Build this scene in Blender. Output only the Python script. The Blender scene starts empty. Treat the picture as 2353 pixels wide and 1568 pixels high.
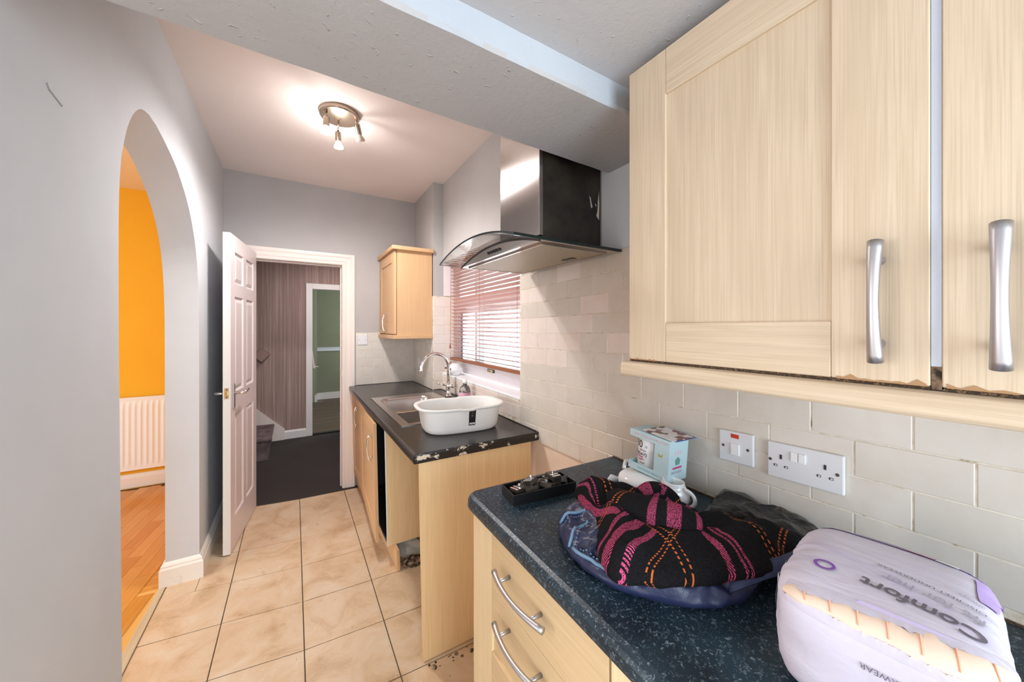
import bpy, bmesh, math, random
from mathutils import Matrix, Vector, noise
random.seed(7)
S = bpy.context.scene
COL = S.collection
PI = math.pi

# ------------------------------------------------------------------ camera
cam_d = bpy.data.cameras.new('camera'); cam = bpy.data.objects.new('camera', cam_d); COL.objects.link(cam)
cam_d.sensor_width = 36.0; cam_d.lens = 820.0 / 2353.0 * 36.0; cam_d.clip_start = 0.01
cam_d.shift_y = -31.0 / 2353.0
cam.location = (0, 0, 1.385); cam.rotation_euler = (PI / 2, 0, -math.atan((1176.5 - 676) / 820.0))
S.camera = cam

# ------------------------------------------------------------------ world, lights, exposure
S.view_settings.view_transform = 'Standard'; S.view_settings.look = 'None'
S.view_settings.gamma = 1.0; S.view_settings.exposure = 0.12
S.view_settings.use_curve_mapping = False
try:
    S.cycles.use_denoising = True; S.cycles.max_bounces = 10; S.cycles.diffuse_bounces = 6
    S.cycles.sample_clamp_indirect = 6.0; S.cycles.caustics_reflective = False; S.cycles.caustics_refractive = False
except Exception: pass
W = bpy.data.worlds.new('world'); S.world = W; W.use_nodes = True
bg = W.node_tree.nodes['Background']; bg.inputs[0].default_value = (0.86, 0.92, 1.0, 1); bg.inputs[1].default_value = 1.15


def area(name, loc, rot, sx, sy, power, col, spread=PI):
    l = bpy.data.lights.new(name, 'AREA'); l.shape = 'RECTANGLE'; l.size = sx; l.size_y = sy
    l.energy = power; l.color = col; l.spread = spread
    o = bpy.data.objects.new(name, l); o.location = loc; o.rotation_euler = rot; COL.objects.link(o); return o


def point(name, loc, power, col, r=0.03):
    l = bpy.data.lights.new(name, 'POINT'); l.energy = power; l.color = col; l.shadow_soft_size = r
    o = bpy.data.objects.new(name, l); o.location = loc; COL.objects.link(o); return o


# daylight through the large window behind the camera, through the sink window, and in the other rooms
area('daylight_rear_window', (0.25, -1.75, 1.25), (PI / 2, 0, 0), 1.4, 1.35, 64, (0.77, 0.89, 1.0))
area('side_fill', (-0.63, -0.02, 1.15), (PI / 2, 0, -PI / 2), 1.7, 1.4, 8.4, (0.88, 0.95, 1.0))  # added fill from the unseen left side, no window known there
area('daylight_sink_window', (1.45, 2.2, 1.5), (PI / 2, 0, PI / 2), 1.3, 1.0, 90, (0.97, 0.95, 1.0))
area('daylight_orange_room', (-3.15, 1.9, 1.15), (PI / 2 - 0.35, 0, -PI / 2 + 0.45), 1.8, 1.4, 70, (1.0, 0.98, 0.97))
area('daylight_green_room', (1.9, 6.6, 1.5), (PI / 2, 0, PI / 2), 1.2, 1.2, 15, (1.0, 1.0, 0.95))
area('hall_light', (0.5, 4.4, 2.3), (0, 0, 0), 0.5, 0.5, 15, (1.0, 0.88, 0.86))

# ------------------------------------------------------------------ materials
def mat(name, col=(0.8, 0.8, 0.8), rough=0.5, metal=0.0, spec=0.5, trans=0.0, coat=0.0, sheen=0.0, alpha=1.0):
    m = bpy.data.materials.new(name); m.use_nodes = True
    b = m.node_tree.nodes['Principled BSDF']
    b.inputs['Base Color'].default_value = (*col, 1); b.inputs['Roughness'].default_value = rough
    b.inputs['Metallic'].default_value = metal; b.inputs['Specular IOR Level'].default_value = spec
    b.inputs['Transmission Weight'].default_value = trans; b.inputs['Coat Weight'].default_value = coat
    b.inputs['Sheen Weight'].default_value = sheen; b.inputs['Alpha'].default_value = alpha
    return m


class N:
    """small helper for node graphs on a principled material"""
    def __init__(s, m): s.m = m; s.t = m.node_tree; s.b = s.t.nodes['Principled BSDF']; s.tc = s.t.nodes.new('ShaderNodeTexCoord')
    def node(s, ty, **k):
        n = s.t.nodes.new(ty)
        for a, v in k.items(): setattr(n, a, v)
        return n
    def link(s, a, b): s.t.links.new(a, b)
    def val(s, sock, v):
        if hasattr(v, 'is_linked') or isinstance(v, bpy.types.NodeSocket): s.link(v, sock)
        else: sock.default_value = v
    def vec(s, scale=(1, 1, 1), rot=(0, 0, 0), src='Object'):
        n = s.node('ShaderNodeMapping'); s.link(s.tc.outputs[src], n.inputs[0])
        n.inputs['Scale'].default_value = scale; n.inputs['Rotation'].default_value = rot; return n.outputs[0]
    def noise(s, v, scale=5, detail=4, rough=0.55, dist=0.0):
        n = s.node('ShaderNodeTexNoise'); s.link(v, n.inputs['Vector'])
        n.inputs['Scale'].default_value = scale; n.inputs['Detail'].default_value = detail
        n.inputs['Roughness'].default_value = rough; n.inputs['Distortion'].default_value = dist; return n.outputs[0]
    def voro(s, v, scale=5, feature='F1'):
        n = s.node('ShaderNodeTexVoronoi', feature=feature); s.link(v, n.inputs['Vector']); n.inputs['Scale'].default_value = scale; return n
    def ramp(s, f, stops, interp='LINEAR'):
        n = s.node('ShaderNodeValToRGB'); s.link(f, n.inputs[0]); r = n.color_ramp; r.interpolation = interp
        while len(r.elements) < len(stops): r.elements.new(0.5)
        for e, (p, c) in zip(r.elements, stops):
            e.position = p; e.color = (*c, 1) if len(c) == 3 else c
        return n.outputs[0]
    def mix(s, f, a, b, mode='MIX'):
        n = s.node('ShaderNodeMix', data_type='RGBA', blend_type=mode)
        s.val(n.inputs[0], f); 
        for sock, v in ((n.inputs[6], a), (n.inputs[7], b)):
            if isinstance(v, tuple): sock.default_value = (*v, 1)
            else: s.link(v, sock)
        return n.outputs[2]
    def math(s, op, a, b=0.0, c=None):
        n = s.node('ShaderNodeMath', operation=op); s.val(n.inputs[0], a); s.val(n.inputs[1], b)
        if c is not None: s.val(n.inputs[2], c)
        return n.outputs[0]
    def bump(s, h, strength=0.2, dist=0.002):
        n = s.node('ShaderNodeBump'); n.inputs['Strength'].default_value = strength; n.inputs['Distance'].default_value = dist
        s.link(h, n.inputs['Height']); s.link(n.outputs[0], s.b.inputs['Normal']); return n
    def color(s, c): s.link(c, s.b.inputs['Base Color'])
    def rough(s, c): s.link(c, s.b.inputs['Roughness'])
    def rnd(s):
        return s.node('ShaderNodeObjectInfo').outputs['Random']


def paint(name, a, b, bump=0.1, stipple=0.0, rough=0.75):
    m = mat(name, a, rough, spec=0.25); n = N(m)
    v = n.vec(); f = n.noise(v, 3.2, 3, 0.55)
    n.color(n.mix(n.ramp(f, [(0.3, (0, 0, 0)), (0.7, (1, 1, 1))]), a, b))
    h = n.noise(v, 90, 3, 0.6)
    if stipple:
        v2 = n.noise(n.vec((1, 1, 1)), 70, 5, 0.65, 0.3)
        blob = n.ramp(n.noise(v, 52, 2, 0.5, 0.4), [(0.68, (0, 0, 0)), (0.75, (1, 1, 1))])
        h = n.math('ADD', n.math('MULTIPLY', v2, stipple), n.math('MULTIPLY', blob, 1.5))
        n.bump(h, 0.35, 0.004)
    else: n.bump(h, bump, 0.002)
    return m


def wood(name, a, b, c, axis='z', scale=1.0, rough=0.45):
    m = mat(name, a, rough, spec=0.35); n = N(m)
    s = {'z': (1, 1, 0.045), 'y': (1, 0.045, 1), 'x': (0.045, 1, 1)}[axis]
    v = n.vec(s)
    g = n.noise(v, 95 * scale, 5, 0.65, 0.3)
    w = n.noise(v, 16 * scale, 3, 0.5, 1.4)
    s3 = {'z': (1, 1, 0.012), 'y': (1, 0.012, 1), 'x': (0.012, 1, 1)}[axis]
    g2 = n.noise(n.vec(s3), 420 * scale, 2, 0.5, 0.15)
    c0 = n.mix(n.ramp(g, [(0.35, (0, 0, 0)), (0.65, (1, 1, 1))]), a, b)
    c1 = n.mix(n.ramp(g2, [(0.46, (0, 0, 0)), (0.66, (0.6,) * 3)]), c0, tuple(k * 0.90 for k in c))
    c2 = n.mix(n.ramp(w, [(0.50, (0, 0, 0)), (0.60, (0.55,) * 3), (0.66, (0.1,) * 3)]), c1, c)
    d = n.noise(n.vec(), 2.5, 2, 0.5)
    n.color(n.mix(n.ramp(d, [(0.35, (0.0,) * 3), (0.75, (0.35,) * 3)]), c2, b))
    n.bump(g, 0.10, 0.001)
    return m


M = {}
M['wall_grey'] = paint('grey_wall_paint', (0.565, 0.59, 0.615), (0.60, 0.625, 0.655))
M['wall_far'] = paint('shaded_grey_wall_paint', (0.44, 0.425, 0.42), (0.475, 0.46, 0.455))  # same grey paint, with the dimmer, warmer light put into its colour
M['wall_blue'] = paint('pale_blue_grey', (0.72, 0.77, 0.83), (0.75, 0.80, 0.85))
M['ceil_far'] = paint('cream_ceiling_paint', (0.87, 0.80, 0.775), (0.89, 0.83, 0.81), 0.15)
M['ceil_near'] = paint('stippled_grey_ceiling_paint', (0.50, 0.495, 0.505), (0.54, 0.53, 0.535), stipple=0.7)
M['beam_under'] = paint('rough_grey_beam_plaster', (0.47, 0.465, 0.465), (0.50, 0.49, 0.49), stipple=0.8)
M['reveal'] = paint('white_reveal_paint', (0.80, 0.76, 0.77), (0.84, 0.80, 0.81))
M['orange'] = paint('orange_wall_paint', (0.84, 0.455, 0.028), (0.86, 0.48, 0.033))
M['cream_ceiling'] = paint('white_ceiling_paint', (0.85, 0.76, 0.58), (0.85, 0.78, 0.6))
M['green'] = paint('green_wall_paint', (0.25, 0.275, 0.185), (0.27, 0.295, 0.205))
M['bare'] = paint('bare_pink_plaster', (0.72, 0.55, 0.45), (0.80, 0.68, 0.58), 0.6)
nn = N(M['bare']); M['white'] = mat('white_gloss_paint', (0.80, 0.775, 0.755), 0.35)
M['white_worn'] = mat('worn_white_gloss', (0.8, 0.78, 0.74), 0.45)
n = N(M['white_worn']); v = n.vec(); n.color(n.mix(n.ramp(n.noise(v, 14, 5, 0.7), [(0.60, (0, 0, 0)), (0.70, (1, 1, 1))]), (0.80, 0.78, 0.73), (0.62, 0.56, 0.47))); n.bump(n.noise(v, 30, 3), 0.3, 0.003)
M['door'] = mat('white_door_paint', (0.74, 0.665, 0.67), 0.38)
M['door_edge'] = mat('bright_white_door_edge', (0.86, 0.85, 0.82), 0.4)
M['lining'] = mat('cream_white_gloss', (0.79, 0.71, 0.655), 0.38)
M['pvc'] = mat('white_pvc', (0.80, 0.76, 0.80), 0.3)
M['sill'] = mat('white_sill', (0.88, 0.89, 0.92), 0.3)
M['oak_pale'] = wood('pale_oak_veneer', (0.68, 0.555, 0.405), (0.625, 0.495, 0.35), (0.56, 0.435, 0.30))
M['oak_pale_y'] = wood('pale_oak_veneer_horizontal', (0.68, 0.555, 0.405), (0.625, 0.495, 0.35), (0.56, 0.435, 0.30), 'y')
M['oak_mid'] = wood('light_oak_veneer', (0.86, 0.70, 0.445), (0.82, 0.655, 0.405), (0.79, 0.62, 0.37))
M['oak_mid_y'] = wood('light_oak_veneer_horizontal', (0.74, 0.56, 0.335), (0.69, 0.51, 0.295), (0.66, 0.48, 0.27), 'y')
M['oak_warm'] = wood('golden_oak_veneer', (0.86, 0.65, 0.375), (0.82, 0.60, 0.33), (0.77, 0.54, 0.285))
M['beech'] = wood('orange_beech_veneer', (0.66, 0.43, 0.24), (0.63, 0.40, 0.215), (0.60, 0.375, 0.195))
M['dark_wood'] = mat('chipped_board_core', (0.16, 0.095, 0.045), 0.9)
n = N(M['dark_wood']); n.color(n.mix(n.ramp(n.noise(n.vec(), 330, 3, 0.6), [(0.5, (0, 0, 0)), (0.75, (1, 1, 1))]), (0.045, 0.025, 0.014), (0.30, 0.19, 0.10)))
M['chip'] = mat('exposed_fibreboard', (0.40, 0.235, 0.115), 0.9)


def tile_mat(name, a, b, c, rough=0.22):
    m = mat(name, a, rough, spec=0.5); n = N(m)
    v = n.vec(); r = n.rnd()
    base = n.mix(r, a, b)
    st = n.ramp(n.noise(v, 9, 5, 0.6, 0.6), [(0.42, (0, 0, 0)), (0.72, (1, 1, 1))])
    n.color(n.mix(n.math('MULTIPLY', st, 0.6), base, c)); n.bump(n.noise(v, 22, 2), 0.10, 0.002)
    return m


M['tile'] = tile_mat('cream_glazed_tile', (0.65, 0.615, 0.55), (0.695, 0.65, 0.59), (0.60, 0.54, 0.46))
M['tile_warm'] = tile_mat('blush_cream_glazed_tile', (0.76, 0.685, 0.625), (0.78, 0.72, 0.67), (0.71, 0.59, 0.51))
M['grout'] = mat('stained_cream_grout', (0.60, 0.54, 0.43), 0.9)
n = N(M['grout']); n.color(n.ramp(n.noise(n.vec(), 34, 5, 0.65), [(0.30, (0.30, 0.22, 0.13)), (0.40, (0.62, 0.54, 0.42)), (0.52, (0.74, 0.685, 0.59))]))
M['floor_tile'] = mat('beige_mottled_floor_tile', (0.7, 0.55, 0.4), 0.28)
n = N(M['floor_tile']); v = n.vec()
f1 = n.ramp(n.noise(v, 5.5, 6, 0.62, 0.9), [(0.30, (0.47, 0.31, 0.175)), (0.48, (0.62, 0.455, 0.295)), (0.70, (0.68, 0.565, 0.425))])
f2 = n.ramp(n.noise(n.vec((1, 1, 1), (0, 0, 0.6)), 32, 3, 0.5, 2.6), [(0.655, (0, 0, 0)), (0.685, (1, 1, 1)), (0.71, (0, 0, 0))])
f3 = n.ramp(n.noise(v, 75, 2, 0.5), [(0.735, (0, 0, 0)), (0.76, (1, 1, 1))])
cc = n.mix(n.math('MULTIPLY', f2, 0.45), f1, (0.86, 0.72, 0.50)); n.color(n.mix(n.math('MULTIPLY', f3, 0.6), cc, (0.2, 0.1, 0.05)))
n.rough(n.math('ADD', n.math('MULTIPLY', n.noise(v, 12, 3), 0.3), 0.18)); n.bump(n.noise(v, 14, 4), 0.12, 0.002)
M['floor_grout'] = mat('dark_floor_grout', (0.10, 0.075, 0.05), 0.95)
M['debris'] = mat('crumbled_plaster_debris', (0.33, 0.26, 0.2), 0.95)
n = N(M['debris']); n.color(n.ramp(n.noise(n.vec(), 60, 4), [(0.4, (0.03, 0.022, 0.015)), (0.55, (0.25, 0.17, 0.11)), (0.7, (0.62, 0.57, 0.5))]))


def laminate(name, base, base2, fleck, amount, rough, scale):
    m = mat(name, base, rough, spec=0.35); n = N(m); v = n.vec()
    c = n.mix(n.ramp(n.noise(v, 7, 3), [(0.35, (0, 0, 0)), (0.65, (1, 1, 1))]), base, base2)
    f = n.ramp(n.noise(v, 120 * scale, 3, 0.6, 0.8), [(amount, (0, 0, 0)), (amount + 0.11, (1, 1, 1))])
    g = n.ramp(n.noise(v, 62 * scale, 4, 0.7, 0.3), [(amount - 0.01, (0, 0, 0)), (amount + 0.13, (0.6,) * 3)])
    n.color(n.mix(n.math('MAXIMUM', f, g), c, fleck)); return m


M['top_blue'] = laminate('blue_black_flecked_laminate', (0.007, 0.013, 0.021), (0.018, 0.042, 0.060), (0.16, 0.21, 0.25), 0.575, 0.38, 1.6)
M['top_brown'] = laminate('charcoal_brown_laminate', (0.022, 0.019, 0.016), (0.032, 0.028, 0.025), (0.10, 0.09, 0.08), 0.62, 0.25, 1.6)
M['top_edge'] = mat('worn_black_worktop_edge', (0.01, 0.01, 0.01), 0.35)
n = N(M['top_edge']); v = n.vec((1, 1, 1.6)); n.color(n.mix(n.ramp(n.noise(v, 17, 7, 0.72), [(0.568, (0, 0, 0)), (0.583, (1, 1, 1))]), (0.012, 0.012, 0.013), (0.66, 0.58, 0.47)))
M['steel'] = mat('brushed_stainless_steel', (0.60, 0.56, 0.54), 0.27, 1.0)
n = N(M['steel']); n.bump(n.noise(n.vec((1, 1, 90)), 6, 2), 0.04, 0.001)
M['steel_h'] = mat('satin_hood_steel', (0.50, 0.47, 0.455), 0.17, 1.0)
bb = M['steel_h'].node_tree.nodes['Principled BSDF']; bb.inputs['Anisotropic'].default_value = 0.93; bb.inputs['Anisotropic Rotation'].default_value = 0.10
tn = M['steel_h'].node_tree.nodes.new('ShaderNodeTangent'); tn.direction_type = 'RADIAL'; tn.axis = 'Z'; M['steel_h'].node_tree.links.new(tn.outputs[0], bb.inputs['Tangent'])
M['chrome'] = mat('chrome', (0.82, 0.80, 0.78), 0.07, 1.0)
M['nickel'] = mat('satin_nickel', (0.55, 0.45, 0.36), 0.25, 1.0)
M['handle'] = mat('satin_metal_handle', (0.52, 0.51, 0.53), 0.42, 1.0)
M['brass'] = mat('brass_latch', (0.75, 0.62, 0.35), 0.35, 1.0)
M['black'] = mat('black_plastic', (0.008, 0.008, 0.009), 0.3)
M['shaded_side'] = mat('shaded_side_panel', (0.015, 0.013, 0.011), 0.45)  # near-black colour stands for the shadow on the chimney side
n = N(M['shaded_side']); v = n.vec(); n.color(n.mix(n.ramp(n.noise(v, 9, 6, 0.6), [(0.35, (0, 0, 0)), (0.75, (1, 1, 1))]), (0.012, 0.010, 0.009), (0.055, 0.045, 0.032))); n.rough(n.math('ADD', n.math('MULTIPLY', n.noise(v, 14, 4), 0.3), 0.25))
M['peeled'] = mat('peeled_white_paint', (0.70, 0.68, 0.62), 0.7)
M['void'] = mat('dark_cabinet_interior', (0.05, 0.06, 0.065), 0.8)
M['white_pl'] = mat('white_plastic', (0.80, 0.81, 0.82), 0.35)
M['bowl'] = mat('white_soft_plastic', (0.80, 0.79, 0.765), 0.32); M['bowl'].node_tree.nodes['Principled BSDF'].inputs['Subsurface Weight'].default_value = 0.05
M['ceramic'] = mat('white_glazed_ceramic', (0.84, 0.85, 0.86), 0.12, coat=0.4)
M['socket'] = mat('white_moulded_plate', (0.70, 0.71, 0.74), 0.3)
M['red'] = mat('red_neon_window', (0.55, 0.05, 0.015), 0.25)
M['dark'] = mat('dark_print', (0.02, 0.02, 0.022), 0.5)
M['glass'] = mat('clear_glass', (0.95, 0.98, 0.97), 0.02, trans=1.0)
M['tint_glass'] = mat('smoky_hood_glass', (0.80, 0.83, 0.82), 0.03, trans=1.0)
M['glass_edge'] = mat('dark_green_glass_edge', (0.01, 0.02, 0.02), 0.12)
M['slat'] = mat('brown_painted_slat', (0.74, 0.53, 0.49), 0.4)
M['slat'].node_tree.nodes['Principled BSDF'].inputs['Subsurface Weight'].default_value = 0.0
M['rail'] = wood('brown_wood_rail', (0.33, 0.13, 0.07), (0.27, 0.10, 0.05), (0.22, 0.08, 0.04), 'y')
M['cord'] = mat('brown_cord', (0.30, 0.14, 0.09), 0.8)
M['parquet'] = wood('orange_parquet_oak', (0.60, 0.26, 0.045), (0.50, 0.19, 0.03), (0.70, 0.38, 0.085), 'x', 0.7, 0.25)
n = N(M['parquet']); 
bb = M['parquet'].node_tree.nodes['Principled BSDF']; lk = bb.inputs['Base Color'].links[0].from_socket
n.color(n.mix(n.ramp(n.rnd(), [(0.0, (0, 0, 0)), (0.6, (0.35,) * 3), (0.85, (0.5,) * 3), (0.95, (1, 1, 1))]), lk, (0.72, 0.42, 0.13), 'MIX'))
M['strip'] = wood('pale_pine_strip', (0.62, 0.52, 0.36), (0.55, 0.45, 0.30), (0.5, 0.4, 0.27), 'y')
M['carpet'] = mat('dark_brown_carpet', (0.022, 0.016, 0.014), 0.95, sheen=0.05)
n = N(M['carpet']); n.bump(n.noise(n.vec(), 300, 2), 0.6, 0.004); n.color(n.mix(n.noise(n.vec(), 3, 3), (0.015, 0.012, 0.011), (0.04, 0.028, 0.024)))
M['stair_carpet'] = mat('grey_brown_stair_carpet', (0.10, 0.075, 0.075), 0.95)
n = N(M['stair_carpet']); n.color(n.ramp(n.noise(n.vec(), 9, 4), [(0.35, (0.08, 0.06, 0.06)), (0.65, (0.22, 0.17, 0.17))])); n.bump(n.noise(n.vec(), 250, 2), 0.6, 0.004)
M['dark_plank'] = wood('dark_laminate_plank', (0.11, 0.075, 0.045), (0.06, 0.045, 0.035), (0.16, 0.12, 0.08), 'x', 0.5, 0.5)
M['wallpaper'] = mat('brown_striped_wallpaper', (0.3, 0.2, 0.18), 0.7)
n = N(M['wallpaper']); v = n.vec((1, 1, 0.01)); s1 = n.noise(v, 75, 2, 0.5); s2 = n.noise(v, 210, 2, 0.5)
c1 = n.ramp(s1, [(0.36, (0.31, 0.21, 0.18)), (0.5, (0.40, 0.285, 0.25)), (0.64, (0.48, 0.355, 0.31))], 'CONSTANT')
n.color(n.mix(n.ramp(s2, [(0.42, (0, 0, 0)), (0.58, (0.5,) * 3)]), c1, (0.27, 0.185, 0.16))); n.bump(s2, 0.25, 0.002)
M['rad'] = mat('cream_white_radiator_enamel', (0.82, 0.86, 0.90), 0.35)
M['bulb_on'] = mat('lit_bulb', (1, 1, 1), 0.4); bb = M['bulb_on'].node_tree.nodes['Principled BSDF']
bb.inputs['Emission Color'].default_value = (1, 0.97, 0.94, 1); bb.inputs['Emission Strength'].default_value = 60
M['bulb_off'] = mat('unlit_frosted_bulb', (0.72, 0.58, 0.50), 0.35)
M['navy'] = mat('navy_nylon', (0.017, 0.024, 0.070), 0.42, sheen=0.0)
n = N(M['navy']); n.bump(n.noise(n.vec((1, 1, 1)), 18, 4, 0.55, 0.5), 0.5, 0.01)
M['navy_web'] = mat('navy_webbing', (0.028, 0.038, 0.095), 0.7)
n = N(M['navy_web']); n.bump(n.noise(n.vec((1, 0.1, 1)), 300, 2), 0.4, 0.002)
M['piping'] = mat('pale_blue_piping', (0.15, 0.27, 0.42), 0.5)
M['binbag'] = mat('black_glossy_polythene', (0.004, 0.004, 0.005), 0.2, spec=0.32)
n = N(M['binbag']); n.bump(n.noise(n.vec(), 22, 4, 0.55, 1.0), 0.6, 0.01)
M['print_grey'] = mat('dark_grey_print', (0.13, 0.11, 0.14), 0.5)
M['print_pale'] = mat('pale_grey_print', (0.36, 0.34, 0.40), 0.5)
M['purple'] = mat('deep_purple_print', (0.20, 0.07, 0.36), 0.4)
M['lilac'] = mat('lilac_print', (0.46, 0.33, 0.66), 0.4)
M['lilac_pale'] = mat('pale_lilac_print', (0.60, 0.52, 0.76), 0.35)
M['pink_print'] = mat('pink_print', (0.78, 0.42, 0.55), 0.5)
M['peach'] = mat('peach_padded_fabric', (0.78, 0.60, 0.47), 0.8)
M['peach_line'] = mat('terracotta_seam', (0.75, 0.36, 0.22), 0.8)
M['duck_egg'] = mat('duck_egg_blue_card', (0.50, 0.66, 0.69), 0.55)
M['pink_text'] = mat('pale_pink_ink', (0.72, 0.50, 0.58), 0.6)
M['blue_text'] = mat('pale_blue_ink', (0.28, 0.53, 0.60), 0.6)
M['magenta'] = mat('magenta_ink', (0.52, 0.08, 0.2), 0.6)
M['yellow_ink'] = mat('mustard_ink', (0.48, 0.38, 0.05), 0.6)
M['green_ink'] = mat('sage_ink', (0.13, 0.32, 0.27), 0.6)
M['paper'] = mat('white_paper', (0.82, 0.82, 0.84), 0.6)
M['mag'] = mat('printed_leaflet', (0.8, 0.8, 0.8), 0.35)
n = N(M['mag']); vv = n.voro(n.vec((1, 1.4, 1)), 42); n.color(n.ramp(vv.outputs['Color'], [(0.0, (0.75, 0.75, 0.78)), (0.42, (0.80, 0.80, 0.82)), (0.5, (0.20, 0.06, 0.06)), (0.62, (0.08, 0.05, 0.06)), (0.75, (0.72, 0.70, 0.72))], 'CONSTANT'))
M['mag_blue'] = mat('blue_leaflet', (0.12, 0.25, 0.50), 0.35)
M['spring'] = mat('grey_gunmetal', (0.10, 0.085, 0.07), 0.38, 0.5)
M['zinc'] = mat('bright_zinc', (0.8, 0.8, 0.78), 0.2, 1.0)
M['clear_pl'] = mat('clear_plastic', (0.9, 0.88, 0.88), 0.1, trans=0.9)
M['crack'] = mat('shadowed_wall_crack', (0.30, 0.29, 0.30), 0.9)
# wrapped pack: pale lavender film, gathered wrinkles and lilac washes printed on it
M['film'] = mat('pale_lavender_film', (0.72, 0.68, 0.80), 0.5, spec=0.3)
n = N(M['film']); v = n.vec(); st = n.ramp(n.noise(n.vec((1.2, 0.6, 1)), 11, 3, 0.5, 0.8), [(0.50, (0, 0, 0)), (0.66, (1, 1, 1))])
n.color(n.mix(n.math('MULTIPLY', st, 0.42), (0.59, 0.55, 0.64), (0.46, 0.37, 0.61)))
n.bump(n.math('ADD', n.noise(n.vec((5, 1.4, 3)), 9, 3, 0.5, 1.0), n.math('MULTIPLY', n.noise(v, 30, 3), 0.5)), 0.35, 0.006)
# tartan scarf
M['tartan'] = mat('black_pink_orange_tartan_wool', (0.01, 0.01, 0.01), 0.95, spec=0.1)
n = N(M['tartan']); uvn = n.node('ShaderNodeUVMap'); sp = n.node('ShaderNodeSeparateXYZ'); n.link(uvn.outputs[0], sp.inputs[0])
P, Q = sp.outputs[0], sp.outputs[1]


def band(x, c, w):
    return n.math('LESS_THAN', n.math('ABSOLUTE', n.math('SUBTRACT', x, c)), w / 2)


def anyof(l):
    r = l[0]
    for k in l[1:]: r = n.math('MAXIMUM', r, k)
    return r


stitch = n.math('GREATER_THAN', n.math('SINE', n.math('ADD', n.math('MULTIPLY', P, 1500), n.math('MULTIPLY', Q, 2100))), -0.1)
stitch2 = n.math('GREATER_THAN', n.math('SINE', n.math('MULTIPLY', n.math('ADD', P, Q), 850)), -0.1)
leftp = n.math('LESS_THAN', P, -0.085); rightp = n.math('GREATER_THAN', P, 0.07); backq = n.math('LESS_THAN', Q, -0.10); frontq = n.math('GREATER_THAN', Q, 0.0)
pinks = anyof([n.math('MULTIPLY', anyof([band(P, -0.045, 0.021), band(P, -0.006, 0.013), band(P, -0.074, 0.010)]), n.math('MAXIMUM', frontq, backq)),
               n.math('MULTIPLY', anyof([band(Q, 0.022, 0.004), band(Q, 0.032, 0.004), band(Q, 0.05, 0.016)]), leftp),
               n.math('MULTIPLY', anyof([band(Q, -0.128, 0.006), band(Q, -0.117, 0.006), band(Q, -0.088, 0.014)]), rightp),
               band(Q, 0.158, 0.012)])
oranges = anyof([band(P, 0.027, 0.0028), band(P, 0.036, 0.0028), band(Q, 0.0, 0.0032), band(Q, -0.014, 0.0032), band(P, -0.125, 0.003), band(P, -0.133, 0.003),
                 band(P, 0.185, 0.003), band(P, 0.193, 0.003), band(Q, -0.20, 0.003), band(Q, -0.21, 0.003)])
fl = n.ramp(n.noise(n.vec(), 420, 2), [(0.3, (0.004, 0.004, 0.005)), (0.75, (0.014, 0.013, 0.014))])
knit = n.math('GREATER_THAN', n.noise(n.vec(), 650, 1), 0.44)
c1 = n.mix(n.math('MULTIPLY', pinks, n.math('MULTIPLY', stitch, knit)), fl, (0.60, 0.085, 0.20)); c2 = n.mix(n.math('MULTIPLY', oranges, stitch2), c1, (0.50, 0.115, 0.03)); n.color(c2)
n.bump(n.noise(n.vec(), 350, 2), 0.5, 0.002)

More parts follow.
